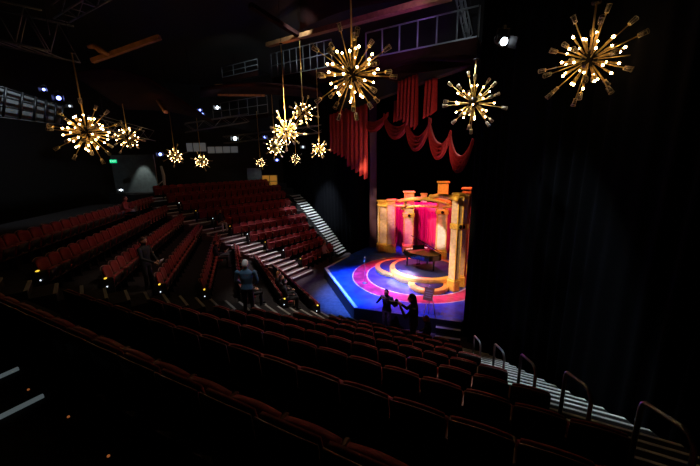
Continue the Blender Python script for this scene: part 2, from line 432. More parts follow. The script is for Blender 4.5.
# small white and yellow lamps at the row ends of the far left block
for j in range(8):
    L, g = Vector(LF[j]), Vector(LG[j]); al = (L - g).normalized(); q = g - al * .12
    t = thing('row_end_lamp', 'small glowing row-end lamp on the %s row up of the far left block' % nth(j + 1), 'lamp', (q.x, q.y, LRISE * j), math.atan2(-(-al.y), al.x), 'row end lamps of the far left block')
    b = MB(); b.box((0, 0, .40), (.05, .3, .8), 'shell', bev=.012); b.build('end_post', t)
    b = MB(); b.ball((0, -.05, .84), .025, 'dot' if j % 2 else 'yellow', 8, 6); b.build('lamp_globe', t)

# step strips and LEDs on the cross aisle floor behind the nearest row
zf = RISE * 8
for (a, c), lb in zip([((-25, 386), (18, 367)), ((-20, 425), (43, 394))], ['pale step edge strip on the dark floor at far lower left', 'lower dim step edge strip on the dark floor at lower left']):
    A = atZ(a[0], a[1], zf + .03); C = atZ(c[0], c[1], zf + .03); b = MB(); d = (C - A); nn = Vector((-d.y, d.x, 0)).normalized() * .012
    b.prism([((A + nn).x, (A + nn).y), ((A - nn).x, (A - nn).y), ((C - nn).x, (C - nn).y), ((C + nn).x, (C + nn).y)], zf, zf + .03, 'glow')  # faint emission stands in for light falling on the strips
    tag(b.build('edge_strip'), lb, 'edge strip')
for (x, y), lb in zip([(28, 388), (68, 415), (108, 454)], ['topmost', 'middle', 'lowest']):
    p = atZ(x, y, zf + .02); b = MB(); b.lathe([(.009, 0), (.009, .008), (.005, .012)], (p.x, p.y, zf), 'led', 10)
    tag(b.build('floor_lamp'), '%s of the three tiny orange floor lights behind the nearest seat row' % lb, 'floor light', 'orange floor lights')

# ------------------------------------------------------------------ stage
MT['stagefloor'] = stage_floor_mat()
A, B, C, D = (-1.46, 16.2), (-.15, 18.5), (.1, 11.26), (3.85, 9.97)
poly = [C, D, (4.6, 11.0), (8.0, 12.5), (8.2, 18.5), (6.0, 21), (2.0, 21.8), B, A]
st = thing('stage', 'thrust stage with white edge line, blue and pink ring light coloured into its floor', 'stage', (0, 0, 0))
b = MB(); b.prism(poly, -.02, ZS - .03, 'fascia'); b.build('stage_base', st)
b = MB(); b.prism(poly, ZS - .03, ZS, 'stagefloor', 'fascia'); b.build('stage_floor', st)
def edge_strip(p, q, inset, w, mt='nosing'):
    p = Vector(p); q = Vector(q); d = (q - p).normalized(); n = Vector((-d.y, d.x)); cen = Vector((4, 15))
    if n.dot(cen - p) < 0: n = -n
    return [p + n * inset, q + n * inset, q + n * (inset + w), p + n * (inset + w)]
for p, q in ((A, C), (B, A)):
    b = MB(); b.prism([tuple(x) for x in edge_strip(p, q, .03, .13)], ZS, ZS + .006, 'nosing'); b.build('edge_line', st)
b = MB(); b.prism([tuple(x) for x in edge_strip(C, D, .02, .03, )], ZS, ZS + .006, 'grey'); b.build('edge_line', st)
# stage steps
d = (Vector(D) - Vector(C)).normalized(); n = Vector((d.y, -d.x)); n = n if n.dot(Vector((0, 0)) - Vector(C)) > 0 else -n
t = thing('stage_steps', 'low black steps with pale nosings up to the stage beside the right drapes', 'steps', (D[0], D[1], 0))
for i in range(2):
    q0 = d * -.85; q1 = d * -.02; ofs0 = n * (.3 * (2 - i)); ofs1 = n * 0
    z = ZS * (i + 1) / 3
    b = MB(); b.prism([tuple(q0 + ofs0), tuple(q1 + ofs0), tuple(q1 + n * .01), tuple(q0 + n * .01)], 0, z, 'fascia'); b.build('step', t)
    b = MB(); b.prism([tuple(q0 + ofs0), tuple(q1 + ofs0), tuple(q1 + ofs0 - n * .13), tuple(q0 + ofs0 - n * .13)], z, z + .006, 'nosing'); b.build('nosing', t)

def disc(label, c, r, z0, z1, seg=64):
    t = thing('round_platform', label, 'platform', (c[0], c[1], z0), 0, 'round stage platforms')
    h = z1 - z0
    b = MB(); b.lathe([(r, .0), (r + .03, .02), (r + .03, h - .03), (r, h)], (0, 0, 0), 'gold', seg); b.build('gold_rim', t)
    b = MB(); b.lathe([(r - .22, h), (r - .22, h + .012), (.0001, h + .012)], (0, 0, 0), 'discblue', seg); b.build('blue_top', t)
    return t
disc('large round gold-rimmed platform carrying the grand piano', (3.72, 14.85), 1.72, ZS, ZS + .40)
disc('low round gold-rimmed step platform left of the piano platform', (2.75, 15.65), 1.42, ZS, ZS + .20)
disc('low round gold-rimmed step platform in front of the piano platform', (3.5, 13.2), .86, ZS, ZS + .20)

# columns
def column(label, x, y, w, h, az, gold=False, basew=1.25, band=None, capd=.34, dp=None, shaft='cream'):
    t = thing('stage_column', label, 'column', (x, y, ZS), -R_(az), 'columns of the stage set')
    dp = dp or w * .8; bh = .50
    b = MB(); b.box((0, 0, bh / 2), (w * basew, dp * basew, bh), 'gold', bev=.03); b.box((0, 0, bh + .03), (w * 1.1, dp * 1.1, .07), 'gold', bev=.02); b.build('base', t)
    hs = h - capd
    b = MB(); b.box((0, 0, (bh + hs) / 2 + .03), (w, dp, hs - bh), shaft, bev=.02); b.build('shaft', t)
    for s in (-1, 1):
        b = MB(); b.box((s * w * .47, -dp / 2 - .01, (bh + hs) / 2 + .03), (w * .10, .05, hs - bh), 'gold', bev=.01); b.build('edge_moulding', t)
    b = MB(); b.box((0, 0, hs + capd * .4), (w * .98, dp * .98, capd * .85), 'gold', bev=.02); b.box((0, 0, h - .06), (w * 1.22, dp * 1.22, .10), 'gold', bev=.03); b.box((0, 0, hs + .03), (w * 1.15, dp * 1.15, .06), 'gold', bev=.02); b.build('capital', t)
    if band:
        b = MB(); b.box((0, 0, band), (w * 1.25, dp * 1.25, .26), 'gold', bev=.04); o = b.build('band', t)
        b = MB(); b.lathe([(.09, 0), (.09, .03), (.05, .05)], (0, -dp * .625, band), 'hub', 12, rot=Matrix.Rotation(math.pi / 2, 3, 'X')); b.build('boss', o)
    return t
def colpx(x0, x1, yb, ytop, Y, **k):
    p = atZ((x0 + x1) / 2, yb, ZS); s = Y / p.y if Y else 1
    w = (x1 - x0) / 311 * p.y; q = atY((x0 + x1) / 2, ytop, p.y); return p.x, p.y, w, q.z - ZS
x, y, w, h = colpx(378, 386.5, 251, 200, None); column('leftmost narrow cream panel column of the gold set', x, y, w, h, -8)
x, y, w, h = colpx(386.5, 395, 252, 199, None); column('second cream panel column from the left, joined to the leftmost', x, y, w, h, 8)
x, y, w, h = colpx(403, 412.5, 252, 191, None); C2 = (x, y); column('tall cream column with square gold band left of the piano lid', x, y, w, h, 5, band=h * .62, capd=.75)
x, y, w, h = colpx(435, 445, 258, 181, None); C3 = (x, y); column('tallest cream column, with white hot spot, right of the piano', x, y, w, h, 12, band=h * .615, capd=.9)
x, y, w, h = colpx(450.5, 458, 292, 193, None); C4 = (x, y); column('nearest column at right with gold face and ringed middle', x, y + .2, w, h, -30, band=h * .67, capd=.22, dp=.34)
x, y, w, h = colpx(458.5, 466, 288, 194, None); column('nearest column at right with purplish patterned side, behind the gold-faced one', x + .03, y + .25, w, h, 35, band=h * .66, capd=.22, dp=.3)
p = atZ(461.5, 276, ZS); q = atY(462, 188, p.y); column('rear right column with wide gold capital against the red curtain', p.x + .2, p.y + .5, .42, q.z - ZS, 25, capd=1.0)
p = atY(424, 193, 21.2); column('short rear column peeking over the beams mid curtain', p.x, p.y, .38, p.z - ZS, 5, capd=.4)
# curved beams
def beam(label, pts, r=.11):
    P = [atY(a, b_, Y) for a, b_, Y in pts]; o = P[0].copy()
    n = 14; out = []
    for i in range(n + 1):
        t_ = i / n; out.append(P[0] * (1 - t_) ** 2 + P[1] * 2 * t_ * (1 - t_) + P[2] * t_ ** 2 - o)
    th = thing('curved_beam', label, 'beam', o, 0, 'curved beams of the stage set')
    b = MB(); b.tube(out, r, 'gold', 12); b.build('beam_tube', th)
    for k in (0, n):
        b = MB(); b.ball(out[k], r * 1.25, 'gold', 12, 8); b.build('end_cap', th)
    for k in (4, 9):
        b = MB(); dr = (out[k + 1] - out[k]).normalized(); b.tube([out[k] - dr * .04, out[k] + dr * .04], r * 1.2, 'gold', 12); b.build('collar', th)
beam('upper long curved gold beam across the middle columns', [(398, 201.5, 19.2), (422, 195.5, 17.6), (449, 203, 15.8)])
beam('lower curved gold beam across the middle columns', [(402, 208.5, 19.0), (424, 203, 18.5), (446, 209, 17.4)], .085)
beam('short gold beam on the left panel columns', [(380, 205.5, 19.2), (392, 206, 19.0), (404, 206, 18.8)], .085)
beam('top right gold beam from the tallest column to the nearest columns', [(431, 196.5, 17.0), (443, 194.5, 15.0), (456, 199, 12.4)], .10)
beam('gold beam behind the nearest right columns', [(444, 207, 17), (455, 206, 15), (463, 207, 13)], .07)

# curtains
def curtain(name, label, cat, pts, z0, z1, mt, fold=.09, per=.32, bottom=None, thick=.02, kind=None):
    P = [Vector(p) for p in pts]; ls = [0]
    for i in range(len(P) - 1): ls.append(ls[-1] + (P[i + 1] - P[i]).length)
    T = ls[-1]; n = max(8, int(T / per * 8))
    ph = [rnd.uniform(-.5, .5) for _ in range(400)]
    def f(u, v):
        s = u * T; i = 0
        while i < len(P) - 2 and s > ls[i + 1]: i += 1
        d = (P[i + 1] - P[i]).normalized(); q = P[i] + d * (s - ls[i]); nn = Vector((-d.y, d.x))
        k = s / per; w = math.sin(k * 2 * math.pi + ph[int(k) % 400] * (k % 1)) * fold * (.7 + .5 * math.sin(k * .9 + 1))
        q = q + nn * w * (1 - .35 * v)
        return (q.x - P[0].x, q.y - P[0].y, z0 + v * (z1 - z0))
    b = MB(); b.sheet(f, n, 6, mt, thick); o = b.build(name); o.location = (P[0].x, P[0].y, 0)
    return tag(o, label, cat)
arc = []
for i in range(17):
    th = R_(-38 + i * 148 / 16)   # around the set, behind the columns
    arc.append((2.2 + 4.7 * math.sin(R_(5) + (i / 16) * R_(128)), 15.9 + 4.75 * math.cos(R_(5) + (i / 16) * R_(128))))
curtain('stage_curtain', 'crimson pleated curtain hung behind the gold columns', 'curtain', arc, ZS, ZS + 3.05, 'silk', .13, .30)
curtain('black_drape', 'tall black pleated drape behind the stage set', 'drape', [(-1, 24.5), (3, 23.6), (8.5, 21), (10, 14), (9.5, 10)], 0, 11.5, 'drape', .12, .6)
curtain('black_drape', 'black pleated drape along the right side of the stairs and stage', 'drape',
        [(5.1, 12.2), (4.35, 10.9), (3.98, 10.02), tuple(RP(8.4, tseat(8.4) - 1.9)), tuple(RP(10, tseat(10) - 1.8)), tuple(RP(12, tseat(12) - 1.75)), tuple(RP(15.5, tseat(15.5) - 1.75))], 0, 12, 'drape', .07, .42)
al = Vector((math.sin(R_(28)), math.cos(R_(28))))
sl = Vector(LF[0]) + al * 1.55; sh_ = Vector(LF[8]) + al * 1.6
curtain('black_drape', 'black pleated drape beside the far stairs, left of the stage', 'drape', [tuple(sh_ + (sh_ - sl) * .3), tuple(sh_), tuple(sl), (.55, 20.2), (1.0, 20.9)], 0, 12, 'drape', .09, .5)
b = MB(); p = atZ(373.5, 252, 0); b.box((0, 0, 4.6), (.42, .42, 9.2), 'pp', bev=.02) if 'pp' in MT else None
MT['pp'] = mat('proscenium_paint', (.05, .02, .04), .6)
b = MB(); b.box((0, 0, 4.6), (.45, .40, 9.2), 'pp', bev=.02); b.box((0, 0, .3), (.52, .46, .6), 'pp', bev=.02); o = b.build('proscenium_pillar'); o.location = (p.x, 20.6, ZS); o.location.x = atY(373, 200, 20.6).x
tag(o, 'dark purple pillar left of the stage set at the proscenium', 'pillar')

# red swags and jabots on the proscenium line
PP = (0, 20); PAZ = math.degrees(math.atan2(5, -10))
pn = Vector((10, 5, 0)).normalized()
def swag(label, a, c, low, depth=.5, folds=4):
    A_ = atplane(a[0], a[1], PP, PAZ); C_ = atplane(c[0], c[1], PP, PAZ); L_ = atplane(low[0], low[1], PP, PAZ)
    mid = (A_ + C_) / 2; drop = max(.3, mid.z - L_.z); thk = depth
    def f(u, v):
        q = A_.lerp(C_, u); k = 4 * u * (1 - u); k = k ** .8
        sag = k * (drop - thk); wid = thk * (.25 + .75 * k)
        r = math.sin(v * folds * 2 * math.pi) * .11 * (.4 + .6 * k)
        q = q - Vector((0, 0, sag + wid * v)) + pn * (-r - .15 * k * v)
        return q - A_
    b = MB(); b.sheet(f, 18, folds * 6, 'red2', -.012); o = b.build('red_swag'); o.location = A_
    return tag(o, label, 'swag', 'red swags over the stage')
def jabot(label, x0, x1, ytop, yb0, yb1, folds=4, off=0):
    A_ = atplane(x0, ytop, PP, PAZ); C_ = atplane(x1, ytop, PP, PAZ); zt = (A_.z + C_.z) / 2; A_.z = C_.z = zt
    zb0 = atplane(x0, yb0, PP, PAZ).z; zb1 = atplane(x1, yb1, PP, PAZ).z; ph = rnd.uniform(0, 6)
    def f(u, v):
        q = A_.lerp(C_, u); zb = zb0 + (zb1 - zb0) * u + .12 * math.sin(u * folds * 6.28 + ph)
        q = q.copy(); q.z = zt + (zb - zt) * v
        q += pn * (-off + math.sin(u * folds * 2 * math.pi + ph) * (.11 + .06 * v) )
        return q - A_
    b = MB(); b.sheet(f, folds * 10, 10, 'red2', -.012); o = b.build('red_jabot'); o.location = A_
    return tag(o, label, 'drape', 'red hanging tails over the stage')
jabot('wide red pleated tail at the far left of the valance', 329, 348, 112, 150, 158, 5)
jabot('long red pleated tail left of the valance, reaching lowest', 347, 369, 108, 163, 178, 5, .1)
jabot('short red tail beside the central red panel', 394, 404, 100, 121, 118, 3)
jabot('broad red panel hanging straight in the middle of the valance', 401, 419, 78, 114, 128, 5, .08)
jabot('slim red panel hanging right of the middle of the valance', 425, 436, 80, 117, 112, 3)
swag('leftmost red swag just right of the long red tail', (364, 118), (388, 112), (377, 132), .55)
swag('red swag below the short red tail', (384, 113), (410, 117), (398, 139), .6)
swag('red swag below the broad red panel', (406, 116), (431, 118), (420, 151), .65)
swag('red swag below the slim red panel', (429, 117), (451, 130), (441, 159), .65)
swag('lowest red swag at the right end of the valance', (450, 132), (473, 138), (462, 173), .65)
# proscenium header carrying the valance
b = MB(); a0 = Vector((-.6, 21.2)); b0 = Vector((6.3, 7.4)); b.prism([tuple(a0), tuple(b0), tuple(b0 + Vector((.3, .15))), tuple(a0 + Vector((.3, .15)))], 9.3, 12, 'black'); struct(b.build('trim_1'))

# ------------------------------------------------------------------ grand piano
PX, PY, PZ = 3.52, 14.62, ZS + .41
t = thing('grand_piano', 'black grand piano with raised lid on the round platform', 'piano', (PX, PY, PZ), math.pi + R_(12)); t.scale = (.92, .92, .92)
# local: keyboard end at -y, tail at +y, bass (spine) on the left -x seen from the keyboard
out = [(-.74, -.80), (.74, -.80), (.74, -.25), (.70, .05), (.52, .30), (.34, .50), (.22, .72), (.05, .86), (-.25, .90), (-.52, .86), (-.70, .74), (-.74, .6)]
b = MB(); b.prism(out, .64, .92, 'piano'); b.build('case', t)
inn = [(x * .93, y * .93 + .02) for x, y in out if True]
b = MB(); b.prism([(x, max(y, -.42)) for x, y in inn], .90, .925, 'pgold'); b.build('iron_frame', t)
b = MB(); b.box((0, -.72, .80), (1.24, .16, .02), 'ivory')
kb = b.build('keyboard', t); kb.location.z = .13
b = MB(); b.box((0, -.90, .70), (1.48, .22, .07), 'piano', bev=.02); b.build('key_bed', t)
hinge = -.74; ang = R_(33)
def lid(x, y, z): dx = x - hinge; return (hinge + dx * math.cos(ang), y, .94 + dx * math.sin(ang) + z)
lv = [lid(x, y, 0) for x, y in out if y > -.5] ; lo = [(x, y) for x, y in out if y > -.5]; lo = [(.74, -.42)] + lo + [(-.74, -.42)]
b = MB(); n_ = len(lo); b.add([lid(x, y, 0) for x, y in lo] + [lid(x, y, .045) for x, y in lo], [list(range(n_))[::-1], list(range(n_, 2 * n_))] + [[i, (i + 1) % n_, n_ + (i + 1) % n_, n_ + i] for i in range(n_)], 'piano'); b.build('lid', t)
b = MB(); e_ = lid(.62, -.2, 0); b.tube([(.66, -.2, .9), e_], .010, 'piano', 6); b.build('lid_prop', t)
b = MB(); b.box((0, -.50, 1.05), (.70, .02, .24), 'piano', rot=Matrix.Rotation(R_(15), 3, 'X')); b.build('music_desk', t)
for x, y in ((-.6, -.62), (.6, -.62), (-.35, .62)):
    b = MB(); b.lathe([(.035, .02), (.045, .1), (.04, .3), (.07, .56), (.075, .65)], (x, y, 0), 'piano', 12); b.ball((x, y, .03), .032, 'pgold', 8, 6); b.build('leg', t)
b = MB(); b.box((-.06, -.5, .35), (.03, .03, .6), 'piano'); b.box((.06, -.5, .35), (.03, .03, .6), 'piano'); b.box((0, -.5, .09), (.24, .08, .06), 'piano')
for k in (-1, 0, 1): b.box((k * .06, -.56, .06), (.025, .12, .012), 'pgold')
b.build('pedal_lyre', t)
p = atZ(439, 261, PZ)
t = thing('piano_bench', 'small red-cushioned bench at the piano keyboard', 'bench', (3.95, 16.0, PZ), .1)
b = MB(); b.box((0, 0, .46), (.62, .34, .09), 'red2', bev=.03); b.build('cushion', t)
b = MB(); b.box((0, 0, .40), (.6, .32, .05), 'piano'); b.build('seat_frame', t)
for x in (-.26, .26):
    for y_ in (-.12, .12): b = MB(); b.tube([(x, y_, 0), (x, y_, .4)], [.016, .026], 'piano', 8); b.build('leg', t)
# microphone stand
p = atZ(365, 283, ZS)
t = thing('microphone_stand', 'thin grey microphone stand on the pink ring at stage left', 'microphone stand', (p.x, p.y, ZS))
b = MB(); b.lathe([(.13, 0), (.13, .02), (.02, .035)], (0, 0, 0), 'grey', 20); b.build('base', t)
b = MB(); b.tube([(0, 0, .02), (0, 0, 1.18)], .012, 'steel', 8); b.build('pole', t)
b = MB(); b.tube([(0, 0, 1.16), (0, -.03, 1.24)], [.014, .024], 'grey', 8); b.ball((0, -.04, 1.27), .034, 'steel', 10, 6); b.build('microphone', t)
# sign on easel
p = atZ(430, 319, ZS)
p_sign = p.copy()
t = thing('easel_sign', 'brown and cream notice board on a metal stand at the stage edge', 'sign', (p.x, p.y + .1, ZS), -.12)
for s in (-1, 1):
    b = MB(); b.tube([(s * .22, 0, 0), (s * .05, 0, .95)], .014, 'plate', 6); b.build('leg', t)
b = MB(); b.tube([(0, .3, 0), (0, .03, .95)], .012, 'plate', 6); b.build('leg', t)
b = MB(); b.box((-.06, -.03, .93), (.34, .025, .50), 'signb', rot=Matrix.Rotation(R_(10), 3, 'Y'), bev=.008); pb = b.build('board', t)
b = MB(); 
for zz, ww in ((.13, .22), (.04, .26), (-.04, .2), (-.12, .24)): 
    b.box(Vector((-.06, -.046, .93)) + Matrix.Rotation(R_(10), 3, 'Y') @ Vector((0, 0, zz)), (ww, .006, .038), 'signw', rot=Matrix.Rotation(R_(10), 3, 'Y'))
b.build('printed_lines', pb)
b = MB(); b.box((-.02, -.03, 1.22), (.06, .04, .09), 'plate', bev=.01); b.build('clip', t)

# ------------------------------------------------------------------ chandeliers
def chand_meshes():
    hub = MB(); hub.lathe([(.02, -.115), (.07, -.095), (.108, -.04), (.112, .02), (.09, .08), (.05, .115), (.02, .13)], (0, 0, 0), 'hub', 16)
    rod = MB(); rod.tube([(0, 0, .1), (0, 0, 1)], .013, 'brass', 8)
    sa = MB(); sa.tube([(0, 0, .06), (0, 0, .27)], .0075, 'brass', 6); sa.tube([(0, 0, .27), (0, 0, .37)], .0125, 'brass', 8)
    bu = MB(); bu.lathe([(.007, .37), (.0145, .378), (.0175, .390), (.0135, .402), (.005, .408)], (0, 0, 0), 'bulb', 8)
    la = MB(); la.tube([(0, 0, .06), (0, 0, .58)], .0075, 'brass', 6); la.lathe([(.014, .575), (.022, .585), (.026, .59)], (0, 0, 0), 'brass', 8)
    ma = MB(); ma.tube([(0, 0, .06), (0, 0, .46)], .0075, 'brass', 6); ma.lathe([(.014, .455), (.022, .465), (.026, .47)], (0, 0, 0), 'brass', 8)
    def cup(z0):
        g = MB(); g.sheet(lambda u, v: ((.024 + .008 * v) * math.cos(u * 6.2832), (.024 + .008 * v) * math.sin(u * 6.2832), z0 + .10 * v), 8, 2, 'glass', .003)
        for q_, rr_ in ((.0, .026), (.10, .034)): g.tube([(rr_ * math.cos(a * math.pi / 4), rr_ * math.sin(a * math.pi / 4), z0 + q_) for a in range(9)], .0035, 'pgl', 4, cap=False)
        for a in range(4): g.tube([(.026 * math.cos(a * math.pi / 2), .026 * math.sin(a * math.pi / 2), z0), (.034 * math.cos(a * math.pi / 2), .034 * math.sin(a * math.pi / 2), z0 + .10)], .0035, 'pgl', 4)
        return g
    return {'hub': hub.mesh('hub'), 'rod': rod.mesh('suspension_rod'), 'sa': sa.mesh('short_arm'), 'bulb': bu.mesh('bulb'),
            'la': la.mesh('long_arm'), 'ma': ma.mesh('arm'), 'cl': cup(.585).mesh('glass_shade'), 'cm': cup(.465).mesh('glass_shade')}
CM = chand_meshes()
def k_far(r): return 1.0 if r > 30 else 1.18
def chandelier(label, px, py, r, Rw, ztop, ns, nl, seed):
    far = k_far(r); D_ = 311 * Rw / (r / far); pos = ray(px, py) / 311 * D_ + Vector((0, 0, E0))
    s = Rw / .70 * far
    t = thing('starburst_chandelier', label, 'chandelier', pos, 0, 'starburst chandeliers'); t.scale = (s, s, s)
    rr = random.Random(seed); put('hub', CM['hub'], t)
    o = put('suspension_rod', CM['rod'], t); o.scale = (1, 1, (ztop - pos.z) / s)
    b = MB(); b.lathe([(.06, -.03), (.06, 0)], (0, 0, (ztop - pos.z) / s), 'hub', 12); b.build('ceiling_rose', t)
    b = MB(); b.tube([(0, 0, (ztop - pos.z) / s), (0, 0, (13 - pos.z) / s)], .006, 'iron', 5); b.build('hanging_cable', t)
    dirs = []
    for N, ph_ in ((ns, seed), (nl, seed * 2 + .9)):
        for i in range(N):
            z = 1 - 2 * (i + .5) / N; a = i * 2.39996 + ph_; q = math.sqrt(1 - z * z); dirs.append(Vector((q * math.cos(a), q * math.sin(a), z)))
    for i, d_ in enumerate(dirs):
        d_ = (d_ + Vector([rr.uniform(-.08, .08) for _ in range(3)])).normalized(); qt = d_.to_track_quat('Z', 'Y').to_euler()
        if i < ns: o = put('arm', CM['sa'], t); c = put('bulb', CM['bulb'], o)
        elif i % 3: o = put('arm', CM['la'], t); c = put('glass_shade', CM['cl'], o)
        else: o = put('arm', CM['ma'], t); c = put('glass_shade', CM['cm'], o)
        o.rotation_euler = qt
        if i < ns: o.scale = (1, 1, rr.uniform(.82, 1.06))
CH = [('large starburst chandelier at top centre, left of the red valance', 352, 75, 46, .75, 11.5, 34, 26),
      ('large starburst chandelier at top right against the black drapes', 589, 60, 47, .75, 8.4, 32, 24),
      ('medium starburst chandelier hanging in front of the right end of the red valance', 473.4, 103, 33, .75, 8.25, 26, 20),
      ('largest starburst chandelier on the left side of the hall', 86.7, 132.7, 32.5, .75, 8.55, 40, 20),
      ('starburst chandelier just right of the largest left one', 127.8, 137.5, 18, .75, 10.5, 26, 12),
      ('small starburst chandelier, left of the pair before the control booth', 175, 155.8, 12.5, .75, 10, 22, 10),
      ('small starburst chandelier, right of the pair before the control booth', 201.5, 161.4, 10.8, .75, 10, 22, 10),
      ('starburst chandelier, topmost of the far cluster left of the stage', 303, 113, 18, .75, 11.8, 26, 14),
      ('starburst chandelier, largest and central in the far cluster', 286, 131, 21, .75, 10.8, 28, 16),
      ('starburst chandelier, lower left in the far cluster', 275, 146.6, 14, .75, 10.5, 24, 12),
      ('tiny starburst chandelier hanging below the far cluster on its right', 296, 158.8, 7.8, .5, 10, 18, 8),
      ('tiny starburst chandelier lowest and leftmost below the far cluster', 260.5, 162.6, 7.8, .5, 10, 18, 8),
      ('small starburst chandelier alone on the right of the far cluster', 319.4, 149.5, 11.5, .48, 10.5, 22, 12)]
for k, (lb, x, y, r, Rw, zt, ns, nl) in enumerate(CH): chandelier(lb, x, y, r, Rw, zt, ns, nl, k * 1.7 + .3)

# ------------------------------------------------------------------ people
def figure(label, loc, rz, J, top='suit', bot='suit', hair='hairk', hairstyle='short', vox=.012, s=1.0, skin='skin', legs=None, sleeve=True):
    t = thing('person', label, 'person', loc, rz); t.scale = (s, s, s)
    b = MB(); seg = []
    def cap(a, c, ra, rc, m_):
        a = Vector(a); c = Vector(c); b.ball(a, ra, m_, 12, 8); b.ball(c, rc, m_, 12, 8); b.tube([a, c], [ra, rc], m_, 12); seg.append((a, c, m_, max(ra, rc)))
    pel, che, nek, hed = Vector(J['pel']), Vector(J['che']), Vector(J['nek']), Vector(J['hed'])
    sx = J.get('sw', .185); up = (nek - pel).normalized()
    q = Vector((0, 0, 1)).rotation_difference(up).to_matrix()
    # torso loft
    prof = [(pel - up * .09, .15, .11), (pel, .170, .120), (pel.lerp(che, .45), .148, .108), (che, .175, .125), (che.lerp(nek, .55), .185, .11), (che.lerp(nek, .82), .13, .085), (nek, .065, .065)]
    n = 16; vs = []
    for c, a, d_ in prof:
        for k in range(n): th = 2 * math.pi * k / n; vs.append(c + q @ Vector((a * math.cos(th), d_ * math.sin(th), 0)))
    b.add(vs, [[i * n + k, i * n + (k + 1) % n, (i + 1) * n + (k + 1) % n, (i + 1) * n + k] for i in range(len(prof) - 1) for k in range(n)] + [list(range(n))[::-1], [(len(prof) - 1) * n + k for k in range(n)]], top)
    seg.append((pel.lerp(che, .2), che.lerp(nek, .8), top, .18)); seg.append((pel - up * .05, pel + up * .02, bot, .16))
    cap(nek - up * .02, hed - Vector((0, 0, .07)), .056, .052, skin)
    fd = Vector(J.get('face', (0, 1, 0))).normalized(); hq = Vector((0, 1, 0)).rotation_difference(fd).to_matrix()
    b.ball(hed, (.078, .098, .118), skin, 16, 12, hq); seg.append((hed, hed + Vector((0, 0, .01)), skin, .12))
    b.ball(hed + hq @ Vector((0, .03, -.075)), (.052, .065, .045), skin, 12, 8, hq)
    b.tube([hed + hq @ Vector((0, .09, .012)), hed + hq @ Vector((0, .115, -.025))], [.010, .017], skin, 8)
    for k in (-1, 1): b.ball(hed + hq @ Vector((k * .08, -.005, -.01)), (.012, .02, .032), skin, 8, 6, hq)
    for k in (-1, 1):
        K = 'l' if k < 0 else 'r'
        sh = che.lerp(nek, .62) + q @ Vector((k * sx, 0, 0)); el = Vector(J['el' + K]); wr = Vector(J['wr' + K])
        cap(sh, el, .058, .042, top); cap(el, wr, .042, .030, top if sleeve else skin)
        hd = (wr - el).normalized(); hp = wr + hd * .05; hd2 = Vector(J.get('hd' + K, hd)).normalized(); pal = wr + hd2 * .085
        cap(wr + hd2 * .015, pal, .026, .033, skin)
        side_ = hd2.cross(Vector((0, 0, 1))); side_ = side_.normalized() if side_.length > .1 else Vector((1, 0, 0)); curl = side_.cross(hd2).normalized() * -1
        for f_, (o_, L_) in enumerate(((-.027, .062), (-.009, .074), (.009, .070), (.026, .054))):
            b0 = pal + side_ * o_; b1 = b0 + hd2 * L_ * .55 + curl * .008; b2 = b1 + hd2 * L_ * .4 + curl * .028
            cap(b0, b1, .0105, .0095, skin); cap(b1, b2, .0095, .008, skin)
        th0 = wr + hd2 * .03 + side_ * -.03 * k; th1 = th0 + (hd2 * .6 - side_ * k).normalized() * .045; cap(th0, th1, .0125, .011, skin); cap(th1, th1 + hd2 * .03 + curl * .01, .011, .009, skin)
        hip = pel + q @ Vector((k * .088, 0, -.03)); kn = Vector(J['kn' + K]); an = Vector(J['an' + K]); lm = legs or bot
        cap(hip, kn, .088, .060, bot); cap(kn, an, .058, .038, lm)
        fo = Vector(J.get('toe' + K, (0, 1, 0))).normalized(); cap(an + Vector((0, 0, -.045)) - fo * .03, an + fo * .15 + Vector((0, 0, -.058)), .038, .030, 'shoe')
    me = b.mesh('tmp'); o = bpy.data.objects.new('tmp', me); COL.objects.link(o)
    md = o.modifiers.new('r', 'REMESH'); md.mode = 'VOXEL'; md.voxel_size = vox; md.use_smooth_shade = True
    m2 = o.modifiers.new('s', 'SMOOTH'); m2.iterations = 2; m2.factor = .4
    dg = bpy.context.evaluated_depsgraph_get(); dg.update(); nm = bpy.data.meshes.new_from_object(o.evaluated_get(dg)); bpy.data.objects.remove(o)
    nm.name = 'body'; nm.materials.clear(); names = []
    for sg in seg:
        if sg[2] not in names: names.append(sg[2])
    for k in names: nm.materials.append(MT[k])
    S = [(a, c - a, max((c - a).length_squared, 1e-9), names.index(m_), r_) for a, c, m_, r_ in seg]
    idx = []
    for pl in nm.polygons:
        p = pl.center; best = 9; bi = 0
        for a, dv, l2, mi, r_ in S:
            u = (p - a).dot(dv) / l2; u = 0 if u < 0 else (1 if u > 1 else u)
            dd = (p - a - dv * u).length - r_
            if dd < best: best = dd; bi = mi
        idx.append(bi)
    nm.polygons.foreach_set('material_index', idx); nm.polygons.foreach_set('use_smooth', [True] * len(idx))
    put('body', nm, t)
    # hair
    h = MB(); h.sheet(lambda u, v: hed + hq @ Vector((.086 * math.sin(v * 1.75) * math.cos(u * 6.2832), -.012 + .108 * math.sin(v * 1.75) * math.sin(u * 6.2832) * (1 if math.sin(u * 6.2832) < 0 else .92 - .25 * v), .012 + .118 * math.cos(v * 1.75) + (.05 * v * v if math.sin(u * 6.2832) > 0 else -.045 * v * v))), 16, 6, hair, -.012)
    if hairstyle == 'long': h.ball(hed + hq @ Vector((0, -.06, -.07)), (.088, .06, .14), hair, 12, 8, hq)
    if hairstyle == 'bun': h.ball(hed + hq @ Vector((0, -.1, .07)), .045, hair, 10, 6)
    h.build('hair', t)
    for k in (-1, 1): e = MB(); e.ball(hed + hq @ Vector((k * .03, .088, .012)), .011, 'eye', 8, 6); e.build('eye', t)
    mo = MB(); mo.ball(hed + hq @ Vector((0, .088, -.055)), (.024, .012, .006), 'redc', 8, 5, hq); mo.build('mouth', t)
    return t
